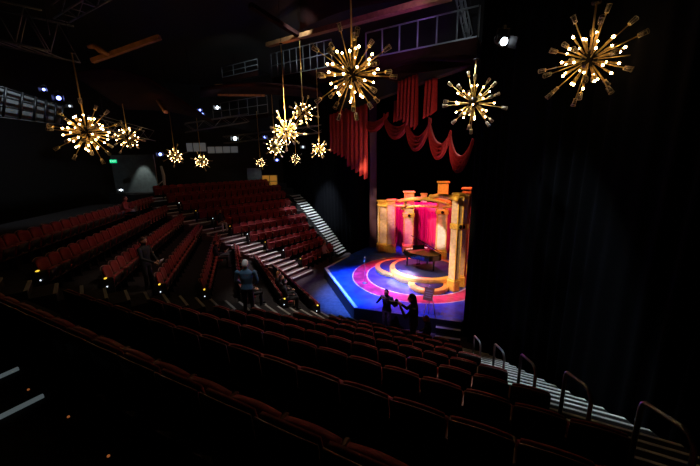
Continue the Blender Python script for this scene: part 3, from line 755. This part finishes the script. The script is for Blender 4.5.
def stand(**k):
    J = dict(pel=(0, 0, .95), che=(0, .01, 1.25), nek=(0, 0, 1.49), hed=(0, .03, 1.62), ell=(-.27, -.02, 1.13), elr=(.27, -.02, 1.13), wrl=(-.26, .08, .90), wrr=(.26, .08, .90),
             knl=(-.10, .02, .50), knr=(.10, .02, .50), anl=(-.11, -.02, .09), anr=(.11, -.02, .09)); J.update(k); return J
def sit(**k):
    J = dict(pel=(0, .14, .53), che=(0, .10, .84), nek=(0, .11, 1.08), hed=(0, .15, 1.21), ell=(-.26, .16, .76), elr=(.26, .16, .76), wrl=(-.12, .38, .68), wrr=(.12, .38, .68),
             knl=(-.12, .58, .53), knr=(.12, .58, .53), anl=(-.12, .56, .09), anr=(.12, .56, .09)); J.update(k); return J
def headpos(px, py, ztop): return atZ(px, py, ztop)
# 1 photographer
def floorz_right(p):
    R = -(Vector((p.x, p.y)) - OC).dot(nR); return R
p = atY(414.5, 294.5, 8.1)
figure('person in black photographing, dark silhouette beside the notice board at the stage front', (p.x, p.y, p.z - 1.90), R_(75), stand(
    sw=.205, hed=(0, .06, 1.62), face=(0, 1, -.15), ell=(-.24, .20, 1.20), elr=(.26, .20, 1.20), wrl=(-.07, .34, 1.40), wrr=(.08, .34, 1.40)), hairstyle='long', s=1.1)
ph = Matrix.Rotation(R_(75), 3, 'Z')
def camera_prop(label, base, rz, s=1.0):
    t = thing('photo_camera', label, 'camera', base, rz); t.scale = (s, s, s)
    b = MB(); b.box((0, 0, 0), (.14, .07, .10), 'shoe', bev=.012); b.box((0, 0, .06), (.05, .05, .035), 'shoe', bev=.01); b.build('camera_body', t)
    b = MB(); b.lathe([(.035, 0), (.035, .08), (.042, .10), (.042, .14)], (0, .03, 0), 'shoe', 14, rot=Matrix.Rotation(-math.pi / 2, 3, 'X')); b.build('lens', t)
camera_prop('black camera with long lens held up by the silhouetted photographer', Vector((p.x, p.y, p.z - 1.90)) + ph @ Vector((0, .50, 1.60)), R_(75), 1.5)
p = headpos(387, 289.5, 1.70)
figure('person in black top and patterned trousers standing before the stage, arms raised', (p.x, p.y, 0), R_(150), stand(
    hed=(0, .05, 1.60), ell=(-.34, .10, 1.18), elr=(.34, .10, 1.18), wrl=(-.10, .24, 1.46), wrr=(.10, .24, 1.46)), bot='floral', hairstyle='short')
b = MB(); b.box((0, 0, 0), (.13, .012, .10), 'paper', bev=.004); o = b.build('white_card'); o.location = Vector((p.x, p.y, 0)) + Matrix.Rotation(R_(150), 3, 'Z') @ Vector((.0, .30, 1.52)); o.rotation_euler = (0, 0, R_(150)); tag(o, 'small white card held at the face of the person in patterned trousers', 'card')
p = headpos(431, 319, 1.25)
figure('person seated low with auburn hair, right of the photographer at the stage front', (p.x, p.y, 0), R_(60), sit(), top='suit', hair='hairy')
# row dwellers
def seated(px, py, blk, j, label, off=0, **k):
    rise = {'right': RISE, 'centre': CRISE, 'left': LRISE}[blk]; z = rise * j; p = atZ(px, py, z + 1.30)
    r = [q for q in rows if q[0] == blk and q[1] == j][0]; al = (r[2] - r[3]).normalized(); fw = Vector((al.y, -al.x))
    if fw.dot(OC - r[2]) < 0: fw = -fw
    return z, p, fw, math.atan2(-fw.x, fw.y)
def seat_on(blk, j, px, py, label, J=None, **k):
    best = []
    for jj in range(max(0, j - 2), min(7, j + 2) + 1):
        z, p, fw, rz = seated(px, py, blk, jj, label); a = [q for q in rows if q[0] == blk and q[1] == jj][0][3]
        best.append((abs((Vector((p.x, p.y)) - a).dot(fw) - .25) + (.0 if (blk, jj, -1) not in occ else 9), jj))
    j = min(best)[1]; print('SEATROW', label[:30], j, min(best)[0])
    z, p, fw, rz = seated(px, py, blk, j, label)
    r = [q for q in rows if q[0] == blk and q[1] == j][0]; a = r[3]; al = (r[2] - r[3]).normalized()
    s = (Vector((p.x, p.y)) - a).dot(al); i = max(0, round(s / W - .5))
    while (blk, j, i) in occ: i += 1
    pos = a + al * (W * (i + .5)) + fw * .10
    figure(label, (pos.x, pos.y, z), rz, J or sit(), **k); return (blk, j, i), pos, z, rz
occ = []
k_, pos, z, rz = seat_on('centre', 2, 236, 279, 'person in grey shirt slumped in a seat left of the man in blue', sit(hed=(.04, .22, 1.17), che=(0, .15, .83), nek=(.02, .17, 1.05)), top='greyc', hair='hairb'); occ.append(k_)
k_, pos, z, rz = seat_on('centre', 3, 214, 242, 'seated man in dark suit holding a white paper, beside the central aisle', sit(wrl=(-.1, .46, .78), wrr=(.1, .46, .78)), hair='hairb'); occ.append(k_)
b = MB(); b.box((0, 0, 0), (.3, .004, .21), 'paper'); o = b.build('paper_sheet'); o.rotation_euler = (R_(-50), 0, rz); o.location = Vector((pos.x, pos.y, z)) + Matrix.Rotation(rz, 3, 'Z') @ Vector((0, .60, .84)); tag(o, 'white paper sheet held by the seated man in dark suit', 'paper')
k_, pos, z, rz = seat_on('left', 6, 199, 217, 'person in dark jacket and pale trousers seated by the upper central aisle', sit(), bot='pink', hair='hairb'); occ.append(k_)
k_, pos, z, rz = seat_on('centre', 1, 272, 279, 'seated woman with brown hair, bare lower legs and dark dress', sit(), hair='hairb', hairstyle='long', legs='skin'); occ.append(k_)
k_, pos, z, rz = seat_on('centre', 0, 292, 281, 'seated man in black suit and white shirt, nearest the pit floor', sit(wrl=(-.1, .42, .8)), hair='hairk'); occ.append(k_)
k_, pos, z, rz = seat_on('centre', 1, 284, 305, 'person with auburn hair, only the back of the head showing over the seats', sit(), hair='hairy', hairstyle='long', top='suit'); occ.append(k_)
k_, pos, z, rz = seat_on('left', 0, 333, 242, 'small distant person in pink seated at the foot of the far stairs', sit(), top='pink', hair='hairb', vox=.016); occ.append(k_)
k_, pos, z, rz = seat_on('centre', 7, 131, 196, 'distant person in red top seated before the lit wall', sit(), top='redc', hair='hairb', vox=.016); occ.append(k_)
t = thing('laptop', 'open laptop glowing pale blue beside the person in red', 'laptop', Vector((pos.x, pos.y, z)) + Matrix.Rotation(rz, 3, 'Z') @ Vector((.35, .55, .62)), rz)
b = MB(); b.box((0, 0, 0), (.34, .24, .02), 'grey', bev=.005); b.build('keyboard_base', t)
b = MB(); b.box((0, .12, .12), (.34, .012, .24), 'grey', bev=.004); q = b.build('screen_lid', t)
b = MB(); b.box((0, .112, .12), (.30, .004, .20), 'screen'); b.build('screen', q)
# standing man in blue with white hair
p = atY(244.5, 260.5, 8.3); 
figure('standing man in blue jacket with white hair seen from behind in the near aisle', (p.x, p.y, p.z - 1.81), R_(-2), stand(sw=.235, ell=(-.30, .02, 1.15), elr=(.30, .02, 1.15), wrl=(-.18, .2, 1.0), wrr=(.18, .2, 1.0)), top='blue', hair='hairw', s=1.05)
manz = p.z - 1.81; MANP = p.copy()
p = atY(141.5, 237, 8.9); print('suit man', p, 'blue man z', manz)
figure('standing man in dark suit turned towards the stage, papers in hand, among the left rows', (p.x, p.y, p.z - 1.74), R_(-95), stand(face=(0, 1, -.3), ell=(-.25, .06, 1.15), elr=(.25, .10, 1.15), wrl=(-.1, .30, 1.0), wrr=(.12, .34, 1.0)), hair='hairb')
b = MB(); b.box((0, 0, 0), (.17, .02, .22), 'paper', bev=.004); o = b.build('folded_programme'); o.location = Vector((p.x, p.y, p.z - 1.74)) + Matrix.Rotation(R_(-95), 3, 'Z') @ Vector((.0, .46, .98)); o.rotation_euler = (R_(-40), 0, R_(-95)); tag(o, 'folded pale programme in the hands of the standing dark-suited man', 'programme')
# seats under seated people fold down
for o in list(COL.objects):
    lb = o.get('label', '')
    if o.name.startswith('theatre_seat') and any(lb == seat_label(bk, j, i, 0) for bk, j, i in occ):
        o['label'] = lb.replace('tipped-up', 'occupied')
        for c in o.children:
            if c.name.startswith('seat') or c.name.startswith('number'):
                c.rotation_euler = (R_(-80), 0, 0); c.location = (0, -.23, .56) if c.name.startswith('seat') else (0, -.25, .56)

# ------------------------------------------------------------------ walls, ceiling
b = MB(); b.prism([(-22, -4.5), (-21.7, -4.5), (-17.5, 30.3), (-17.8, 30.3)], 0, 13, 'black'); struct(b.build('wall_left'))
b = MB(); b.prism([(-17.8, 27.2), (-3.2, 31.8), (-3.2, 32.1), (-17.8, 27.5)], 0, 13, 'black'); struct(b.build('wall_back'))
b = MB(); b.prism([(-3.2, 31.8), (12, 26), (12, 26.3), (-3.2, 32.1)], 0, 13, 'black'); struct(b.build('wall_stage'))
b = MB(); b.prism([(12, -4.5), (12.3, -4.5), (12.3, 26.3), (12, 26.3)], 0, 13, 'black'); struct(b.build('wall_right'))
b = MB(); b.prism([(-22, -4.8), (12.3, -4.8), (12.3, -4.5), (-22, -4.5)], 0, 13, 'black'); struct(b.build('wall_front'))
b = MB(); b.prism([(-22, -4.8), (12.3, -4.8), (12.3, 32.2), (-22, 32.2)], 13, 13.2, 'black'); struct(b.build('ceiling'))

# lit wall of the upper entrance
def wallpanel(name, c0, c1, Y0, Y1, mt, th=.12):
    """upright slab between two image points at given depths, c = (x, ybottom, ytop)"""
    a = atY(c0[0], c0[1], Y0); b_ = atY(c1[0], c1[1], Y1); zt = atY(c0[0], c0[2], Y0).z; zt2 = atY(c1[0], c1[2], Y1).z
    d_ = Vector((b_.x - a.x, b_.y - a.y)).normalized(); n_ = Vector((-d_.y, d_.x)) * th
    b = MB(); b.prism([(a.x, a.y), (b_.x, b_.y), (b_.x + n_.x, b_.y + n_.y), (a.x + n_.x, a.y + n_.y)], min(a.z, b_.z), max(zt, zt2), mt)
    return b.build(name), a, b_, max(zt, zt2)
o, wa, wb, wz = wallpanel('wall_entrance', (118, 202, 155), (160, 202, 155), 21.5, 21.5, 'greyw'); struct(o)
# ledge at its foot
pp_ = atY(151, 201, 20.8); b = MB(); b.box((0, 0, 0), (1.0, .3, .16), 'wood', bev=.02); o = b.build('wooden_ledge'); o.location = pp_; tag(o, 'pale wooden ledge at the foot of the lit grey wall', 'ledge')
# curved pale door edge beside the wall
b = MB(); P0 = [atY(161, 166, 21), atY(163.5, 175, 21), atY(164.5, 185, 21), atY(161.5, 194, 21)]; c0 = P0[0].copy(); b.tube([q - c0 for q in P0], [.07, .1, .08, .06], 'plate', 8)
b.tube([atY(164, 180, 21) - c0, atY(158, 185, 21) - c0], .04, 'plate', 6)
o = b.build('curved_rail'); o.location = c0; tag(o, 'pale curved handrail at the edge of the lit grey wall', 'handrail')
# exit sign
p = atY(113.3, 161.3, 19.0); t = thing('exit_sign', 'green glowing exit sign high on the left wall', 'sign', p, R_(25))
b = MB(); b.box((0, 0, 0), (.34, .05, .20), 'exitg', bev=.01); b.build('sign_box', t)
cu = bpy.data.curves.new('exit_text', 'FONT'); cu.body = 'EXIT'; cu.size = .15; cu.align_x = 'CENTER'; cu.align_y = 'CENTER'; cu.extrude = .002
to = bpy.data.objects.new('exit_text', cu); COL.objects.link(to); dg = bpy.context.evaluated_depsgraph_get(); me = bpy.data.meshes.new_from_object(to.evaluated_get(dg)); bpy.data.objects.remove(to); me.materials.clear(); me.materials.append(MT['exitw'])
o = put('lettering', me, t); o.rotation_euler = (math.pi / 2, 0, 0); o.location = (0, -.03, 0)
# control booth windows
def pane(name, x0, x1, y0, y1, Y, mt, cols=1, rowsn=1, fr='iron', label=None, cat=None):
    a = atY(x0, y1, Y); c = atY(x1, y0, Y); w = c.x - a.x; h = c.z - a.z; t = bpy.data.objects.new(name, None); COL.objects.link(t); t.location = a
    if label: tag(t, label, cat)
    else: struct(t)
    for i in range(cols):
        for j in range(rowsn):
            b = MB(); b.box(((i + .5) * w / cols, 0, (j + .5) * h / rowsn), (w / cols - .05, .03, h / rowsn - .05), mt); b.build('pane', t)
    b = MB()
    for i in range(cols + 1): b.box((i * w / cols, -.02, h / 2), (.05, .08, h + .05), fr)
    for j in range(rowsn + 1): b.box((w / 2, -.02, j * h / rowsn), (w + .05, .08, .05), fr)
    b.build('window_frame', t)
    return t
pane('window_1', 187, 206, 142.5, 152, 26.6, 'win', 3, 1); pane('window_2', 208, 238, 146, 153.5, 26.6, 'win', 4, 1)
pane('window_3', 263, 277, 175, 187.5, 27.5, 'amber', 2, 2, 'wood')
# lit patch of plaster beside the amber window
o, *_ = wallpanel('wall_niche', (248, 184, 168), (262, 184, 168), 27.6, 27.6, 'greyw'); struct(o)

# ---- bluish panel wall with black grid, upper left
Yg = 13.0
q = [atY(-40, 80, Yg - 2.2), atY(62, 103, Yg + 1.5)]
def gp(u, v):   # u along, v up (0 bottom .. 1 top)
    bt = atY(-40, 112, Yg - 2.2).lerp(atY(62, 125, Yg + 1.5), u); tp = atY(-40, 76, Yg - 2.2).lerp(atY(62, 107, Yg + 1.5), u); return bt.lerp(tp, v)
t = thing('wall_screen', 'pale grey backdrop screen with a black pipe grid at upper left', 'screen', gp(0, 0))
o0 = gp(0, 0); nrm = (gp(1, 0) - gp(0, 0)).cross(gp(0, 1) - gp(0, 0)).normalized()
b = MB(); b.sheet(lambda u, v: gp(u, v) - o0, 6, 4, 'greyw', -.05 if nrm.y > 0 else .05, False); b.build('panel', t)
tw = Vector((1, 0, 0))
for v in (.02, .36, .68, .99):
    b = MB(); b.tube([gp(0, v) - o0 + tw * .2, gp(1, v) - o0 + tw * .2], .035, 'iron', 6); b.build('grid_pipe', t)
for u in (.12, .3, .46, .6, .72, .84, .93):
    b = MB(); b.tube([gp(u - .012, 0) - o0 + tw * .25, gp(u + .01, 1.02) - o0 + tw * .25], .04, 'iron', 6); b.build('grid_pipe', t)

# ---- catwalks, beams, trusses overhead
def boxbeam(mb, a, c, w, h, mt):
    d_ = (c - a); L_ = d_.length; q_ = d_.to_track_quat('Y', 'Z').to_matrix(); mb.box((a + c) / 2, (w, L_, h), mt, rot=q_)
def catwalk(label, x0, y0, x1, y1, Y0, rows_=2, posts=8, hgt=1.0, fas=.75, mt='grey', extend=0):
    a = atY(x0, y0, Y0); az = -61; dv = Vector((math.sin(R_(az)), math.cos(R_(az)), 0))
    # other end: intersection of the image column with the deck line
    v = ray(x1, y1); nn = Vector((dv.y, -dv.x, 0)); k = a.dot(nn) - 0; s_ = (Vector((a.x, a.y, 0)).dot(nn)) / v.dot(nn); c = v * s_; c = Vector((c.x, c.y, a.z))
    t = thing('catwalk', label, 'catwalk', a); L_ = c - a; wd = Vector((dv.y, -dv.x, 0)); wd = wd if wd.y > 0 else -wd
    b = MB(); boxbeam(b, wd * .5, L_ + wd * .5, 1.0, .06, 'iron'); b.build('deck', t)
    b = MB(); boxbeam(b, Vector((0, 0, -fas / 2)), L_ + Vector((0, 0, -fas / 2)), .05, fas, 'maroon'); b.build('fascia', t)
    b = MB(); boxbeam(b, Vector((0, -.03, .01)), L_ + Vector((0, -.03, .01)), .04, .04, mt); b.build('toe_rail', t)
    for k in range(rows_):
        z = hgt * (k + 1) / rows_; b = MB(); b.tube([Vector((0, 0, z)), L_ + Vector((0, 0, z))], .025, mt, 6); b.build('rail', t)
    for i in range(posts + 1):
        p_ = L_ * (i / posts); b = MB(); b.tube([p_, p_ + Vector((0, 0, hgt))], .028, mt, 6); b.build('post', t)
    return a, c
catwalk('catwalk with grey rails running above the red valance', 478, 37, 366, 54, 10.5, 1, 6, .85, .75, 'grey')
catwalk('catwalk with grey rails and pale uprights at upper centre, left of the big chandelier', 332, 66, 272, 72, 17.5, 2, 9, 1.25, .7)
catwalk('distant catwalk with two pale rails left of centre', 258, 70, 222, 71, 20, 2, 3, .6, .3)
catwalk('distant railed gallery above the far cluster of chandeliers', 268, 113, 214, 122, 24, 2, 6, 1.2, .3)
# upper beam underside, brown to purple
def pxbeam(name, label, cat, p0, p1, w, h, mt, group=None):
    a = atY(*p0); c = atY(*p1); b = MB(); boxbeam(b, Vector((0, 0, 0)), c - a, w, h, mt); o = b.build(name); o.location = a; return tag(o, label, cat, group)
pxbeam('ceiling_beam', 'long wooden beam edge rising from upper centre to the top edge, lit purple', 'beam', (268, 45, 17.0), (450, -4, 9.5), .25, .17, 'wood')
pxbeam('ceiling_beam', 'orange-lit wooden beam at upper left', 'beam', (92, 61, 10), (160, 37, 10), .12, .12, 'wood')
pxbeam('ceiling_beam', 'dim brown beam crossing above centre', 'beam', (250, 5, 13), (303, 38, 15), .2, .15, 'maroon')
pxbeam('ceiling_beam', 'short orange-lit beam end left of centre', 'beam', (153, 93, 17), (166, 112, 15), .16, .14, 'wood')
pxbeam('ceiling_beam', 'upper of two thin warm-lit edges left of centre', 'beam', (215, 85, 19), (265, 86, 19), .12, .09, 'wood')
pxbeam('ceiling_beam', 'lower of two thin warm-lit edges left of centre', 'beam', (218, 95, 18.5), (265, 95.5, 18.5), .12, .09, 'wood')
# curved bracket at left beam
b = MB(); P0 = [atY(88, 47, 9.8), atY(94, 46, 9.8), atY(100, 50, 9.8), (atY(108, 54.5, 9.8))]; c0 = P0[0].copy(); b.tube([q_ - c0 for q_ in P0], [.05, .08, .09, .05], 'wood', 8); o = b.build('beam_bracket'); o.location = c0; tag(o, 'curved wooden bracket beside the orange-lit beam at upper left', 'bracket')
# maroon ceiling panels
def cloud(label, quad, mt='maroon'):
    P = [atY(*q_) for q_ in quad]; o0 = P[0].copy(); b = MB()
    n_ = (P[1] - P[0]).cross(P[3] - P[0]).normalized()
    b.sheet(lambda u, v: P[0].lerp(P[1], u).lerp(P[3].lerp(P[2], u), v) - o0 + Vector((0, 0, .25 * math.sin(math.pi * u))), 10, 4, mt, .1); o = b.build('ceiling_panel'); o.location = o0
    return tag(o, label, 'ceiling panel', 'maroon acoustic ceiling panels')
cloud('large maroon acoustic panel above the left chandeliers', [(70, 72, 12), (150, 78, 14), (215, 122, 19), (125, 108, 17)])
cloud('maroon acoustic panel between the two warm-lit edges left of centre', [(200, 87, 18), (318, 88, 17), (325, 98, 20), (200, 96, 21)])
cloud('maroon acoustic panel right of the big central chandelier, under the catwalk', [(372, 72, 12), (478, 56, 9.5), (470, 66, 12), (395, 80, 15)])
cloud('dark maroon acoustic panel above the long purple-lit beam', [(300, 30, 16), (440, -8, 9.5), (500, -50, 9), (300, -10, 14)])
# trusses
def truss(label, p0, p1, s, n, mt='grey', r=.022):
    a = atY(*p0); c = atY(*p1); L_ = c - a; t = thing('lighting_truss', label, 'truss', a, 0, 'lighting trusses')
    d_ = L_.normalized(); sd = d_.cross(Vector((0, 0, 1))).normalized() * s / 2; up = Vector((0, 0, s / 2)); cs = [sd + up, sd - up, -sd - up, -sd + up]
    for o_ in cs: b = MB(); b.tube([o_, L_ + o_], r, mt, 6); b.build('chord', t)
    for i in range(n):
        b = MB(); p_ = L_ * (i / n); q_ = L_ * ((i + 1) / n); e = i % 2
        b.tube([p_ + cs[e], q_ + cs[1 - e]], r * .6, mt, 5); b.tube([p_ + cs[1], p_ + cs[2]], r * .6, mt, 5); b.tube([p_ + cs[3 - e], q_ + cs[2 + e]], r * .6, mt, 5); b.build('lacing', t)
    for f_ in (.15, .85):
        p_ = L_ * f_; b = MB(); b.tube([p_, Vector((p_.x, p_.y, 12.98 - a.z))], .01, 'iron', 5); b.build('hanger', t)
truss('dark truss along the top left corner', (-20, 20, 8), (62, 38, 8), .8, 5)
truss('truss running up to the top edge at upper left', (60, 14, 9), (110, -18, 7), .3, 5)
truss('truss carrying spotlights over the left chandeliers', (95, 122, 16), (150, 136, 20), .6, 6)
truss('small truss behind the pair of small left chandeliers', (185, 128, 20), (248, 118, 22), .5, 7)
truss('upright truss tower at top right beside the white spotlight', (458, -10, 11), (470, 42, 11), .35, 6)
truss('far truss behind the cluster of chandeliers', (225, 140, 26), (330, 128, 24), .5, 10)

# spotlights
def fixture(label, px, py, Y, aim, size=.22, lens='lampw', lit=True):
    p = atY(px, py, Y); t = thing('stage_spotlight', label, 'spotlight', p, 0, 'stage spotlights')
    d_ = (Vector(aim) - p).normalized(); t.rotation_euler = d_.to_track_quat('Z', 'Y').to_euler()
    b = MB(); b.lathe([(size * .4, -size * 1.6), (size * .55, -size * 1.2), (size * .5, -size * .2), (size * .62, 0), (size * .62, .04)], (0, 0, 0), 'iron', 14); b.build('can', t)
    b = MB(); b.lathe([(size * .40, .045), (size * .40, .055), (.001, .065)], (0, 0, 0), lens, 14); b.build('lens', t)
    b = MB(); b.tube([(size * .65, 0, -size * .6), (size * .65, size * 1.1, -size * .6), (-size * .65, size * 1.1, -size * .6), (-size * .65, 0, -size * .6)], .014, 'iron', 6); b.build('yoke', t)
    b = MB(); b.box((0, size * 1.25, -size * .6), (.06, size * .4, .05), 'iron', bev=.01); b.build('clamp', t)
    for s_ in (-1, 1): b = MB(); b.box((s_ * size * .75, 0, .10), (.012, size * 1.2, .22), 'iron', rot=Matrix.Rotation(R_(25 * s_), 3, 'Y')); b.build('barn_door', t)
    return t, p
cm = (0, 0, 6)
fixture('bright white spotlight at top right over the valance', 503, 41, 6.6, (3.2, 0, 4.6), .17, 'lampw')
fixture('dark-bodied spotlight just left of the bright white one', 489, 36, 10.4, (6, 14, 4), .26, 'lampd')
for (x, y, Y, aim, s_, ln, lb) in [
    (59, 98, 15, (-4, 0, 5), .22, 'lampb', 'blue-white spotlight at upper left over the panel wall'),
    (44, 89.5, 14, (-4, 0, 5), .13, 'lampb', 'small blue spotlight left of the blue-white one at upper left'),
    (70, 106, 15, (-4, 0, 5), .12, 'lampd', 'small white spotlight just above the largest left chandelier'),
    (200, 110, 22, (-3, 0, 5), .16, 'lampb', 'upper of the paired blue spotlights left of centre'),
    (202.5, 114, 22, (-3, 0, 5), .16, 'lampb', 'lower of the paired blue spotlights left of centre'),
    (217.5, 107.5, 20, (-3, 0, 5), .2, 'lampw', 'white spotlight right of the paired blue ones'),
    (235, 138.5, 24, (-2, 0, 5), .3, 'lampw', 'white spotlight hanging before the control booth windows'),
    (160.3, 154.3, 22, (-3, 0, 5), .24, 'lampb', 'blue-white spotlight over the lit grey wall'),
    (121, 190, 20, (-3, 0, 5), .13, 'lampw', 'small round white lamp at the left end of the lit grey wall'),
    (265, 137, 25, (-2, 0, 5), .2, 'lampb', 'blue spotlight left of the far chandelier cluster'),
    (277, 160, 26, (-2, 0, 5), .22, 'lampb', 'blue spotlight below the far chandelier cluster'),
    (303, 147, 25, (-2, 0, 5), .22, 'lampd', 'dim white spotlight inside the far chandelier cluster')]:
    fixture(lb, x, y, Y, aim, s_, ln)

# ------------------------------------------------------------------ lights
def spot(name, p, aim, pw, col, ang, blend=.6, r=.1):
    l = bpy.data.lights.new(name, 'SPOT'); l.energy = pw; l.color = col; l.spot_size = R_(ang); l.spot_blend = blend; l.shadow_soft_size = r
    o = bpy.data.objects.new(name, l); COL.objects.link(o); o.location = p; o.rotation_euler = (Vector(aim) - Vector(p)).to_track_quat('-Z', 'Y').to_euler(); return o
# stage
spot('blue_wash', (-3, 10, 10.5), (.6, 13.6, .5), 33120, (.05, .18, 1), 27, .7)
spot('edge_line_white', (-2.5, 12.5, 9), (-.9, 14.6, .5), 900, (1, 1, 1), 20, .8)
spot('blue_wash_two', (-2.5, 20, 10.5), (.6, 15.0, .5), 11232, (.12, .2, 1), 34, .7)
spot('violet_wash', (-1.5, 7.5, 10.5), (2.6, 12.0, .5), 4200, (.36, .22, 1), 24, .8)
spot('magenta_wash', (2.4, 18.5, 10), (2.6, 14.5, .5), 8970, (1, .10, .35), 36, .8)
spot('warm_platform', (-3.5, 13.5, 10), (3.3, 13.8, .9), 9000, (1, .62, .30), 24, .5)
spot('hot_white', (-2, 16, 9.5), tuple(atZ(401, 277.5, .8)), 25480, (1, .92, .85), 9, .5)
spot('magenta_curtain', (2.6, 16.3, 8.8), (4.4, 20, 2.4), 6006, (1, .06, .55), 36, .6)
spot('red_curtain', (4.3, 13.5, 9.0), (6.6, 17.5, 2.4), 2464, (1, .16, .12), 36, .6)
spot('warm_columns_left', (-4.5, 12, 9.5), (3.2, 19.6, 2.8), 13344, (1, .70, .38), 22, .5)
spot('warm_columns_middle', (-4.5, 12, 9.0), (5.2, 17.5, 3.2), 5434, (1, .70, .36), 20, .5)
spot('warm_columns_right', (-2.5, 5.5, 8.8), (4.5, 12.4, 3), 7072, (1, .72, .32), 20, .5)
spot('white_column_hit', (-1, 11, 8.5), (5.0, 17.6, 1.9), 9600, (1, .98, 1), 6.5, .3)
# valance
spot('valance_left', (1.2, 14.5, 6.0), (.2, 19.6, 7.6), 260, (1, .5, .4), 34, .8)
spot('valance_right', (3.0, 9.2, 5.6), (2.7, 14.2, 8.2), 420, (1, .5, .4), 70, .8)
# purple on the upper beam
spot('purple_up', tuple(atY(400, 46, 9.0)), tuple(atY(392, 12, 11.2)), 208, (.6, .15, 1), 80, .8)
# aisle and seat washes
spot('aisle_wash', (-3.0, 21, 9.8), (-4.8, 17.5, 1), 3042, (1, .80, .86), 34, .6)
spot('far_stair_wash', (-4.8, 20.5, 8.6), (sl.lerp(sh_, .26).x - .2, sl.lerp(sh_, .26).y - .4, 1.2), 4600, (.85, .93, 1), 46, .6)
spot('right_stair_wash', (1.5, 8.0, 10.8), (4.6, 5.6, 1.8), 1805, (.78, .95, 1), 30, .6)
spot('seats_right_wash', (5.5, 14.5, 10.5), (0, 6.5, 2), 1420, (1, .55, .45), 44, .9)
spot('seats_left_wash', (0.5, 16.5, 11.0), (-4.6, 21.8, 2), 260, (1, .5, .42), 44, .9)
spot('seats_centre_wash', (-1, 12.5, 11.0), (-8, 13.5, 2.5), 372, (1, .45, .4), 56, .9)
spot('pit_violet', (1.0, 14, 9), (-1.4, 14.6, 0), 468, (.4, .2, 1), 34, .9)
spot('sign_wash', (1.2, 6.5, 9.5), (p_sign.x, p_sign.y, ZS + .9), 160, (1, .85, .7), 9, .5)  # added spot without a fixture, brightens the notice board
spot('people_wash', (1, 11, 10.5), (-2.6, 10.8, 1.2), 1700, (1, .85, .75), 26, .7)  # extra spot added to lift the seated people, no fixture modelled
spot('suit_man_wash', (-1.5, 9, 10), tuple(atY(141, 255, 8.9)), 450, (1, .75, .6), 16, .6)  # added helper spot so the dark-suited man reads
spot('blue_man_top', (MANP.x + .8, MANP.y - 1.0, 10.5), (MANP.x, MANP.y, MANP.z - .2), 420, (.85, .93, 1), 12, .6)
# lit grey wall
q = (wa + wb) / 2
spot('entrance_scallop', (q.x + .75, q.y - .7, 7.1), (q.x + .6, q.y - .05, 4.2), 150, (.85, 1, .95), 52, .35)
p = atY(30, 70, 13); spot('panel_wash', (p.x + 1.5, p.y - 1.2, p.z + .3), tuple(gp(.55, .6)), 351, (.75, .88, 1), 95, .8)
p = atY(254, 168, 26.9); spot('niche_scallop', (p.x, p.y, p.z + .3), (p.x, p.y + .6, p.z - 1.2), 12, (.8, .9, 1), 70, .5)
p = atY(305, 30, 14); spot('catwalk_wash', (p.x, p.y - 1, p.z + .5), tuple(atY(300, 62, 17.5)), 660, (.8, .95, 1), 60, .8)
p = atY(440, 0, 9); spot('catwalk_wash_right', (p.x, p.y - 1, p.z), tuple(atY(430, 35, 11.3)), 100, (.8, .9, 1), 70, .8)
p = atY(100, 75, 9); spot('beam_warm', (p.x, p.y - .8, p.z - 1), tuple(atY(120, 50, 10)), 33, (1, .5, .2), 60, .8)
p = atY(240, 112, 16); spot('edge_warm', tuple(p), tuple(atY(240, 90, 18.8)), 60, (1, .5, .25), 70, .8)
p = atY(160, 118, 14.5); spot('edge_warm_left', tuple(p), tuple(atY(160, 100, 16)), 30, (1, .5, .2), 50, .8)
p = atY(230, 70, 16); spot('far_rail_wash', tuple(atY(240, 50, 16)), tuple(atY(240, 68, 20)), 160, (.8, .95, 1), 60, .8)
p = atY(285, 60, 15); spot('beam_warm_centre', (p.x, p.y, p.z - 1), tuple(atY(300, 37, 16)), 90, (1, .45, .2), 60, .8)

w = bpy.data.worlds.new('night'); w.use_nodes = True; w.node_tree.nodes['Background'].inputs[0].default_value = (.0, .0, .0, 1); sc.world = w
sc.view_settings.view_transform = 'Standard'; sc.view_settings.look = 'None'; sc.view_settings.exposure = 0; sc.view_settings.gamma = 1
sc.cycles.use_denoising = True; sc.cycles.max_bounces = 5; sc.cycles.diffuse_bounces = 3; sc.cycles.sample_clamp_indirect = 4
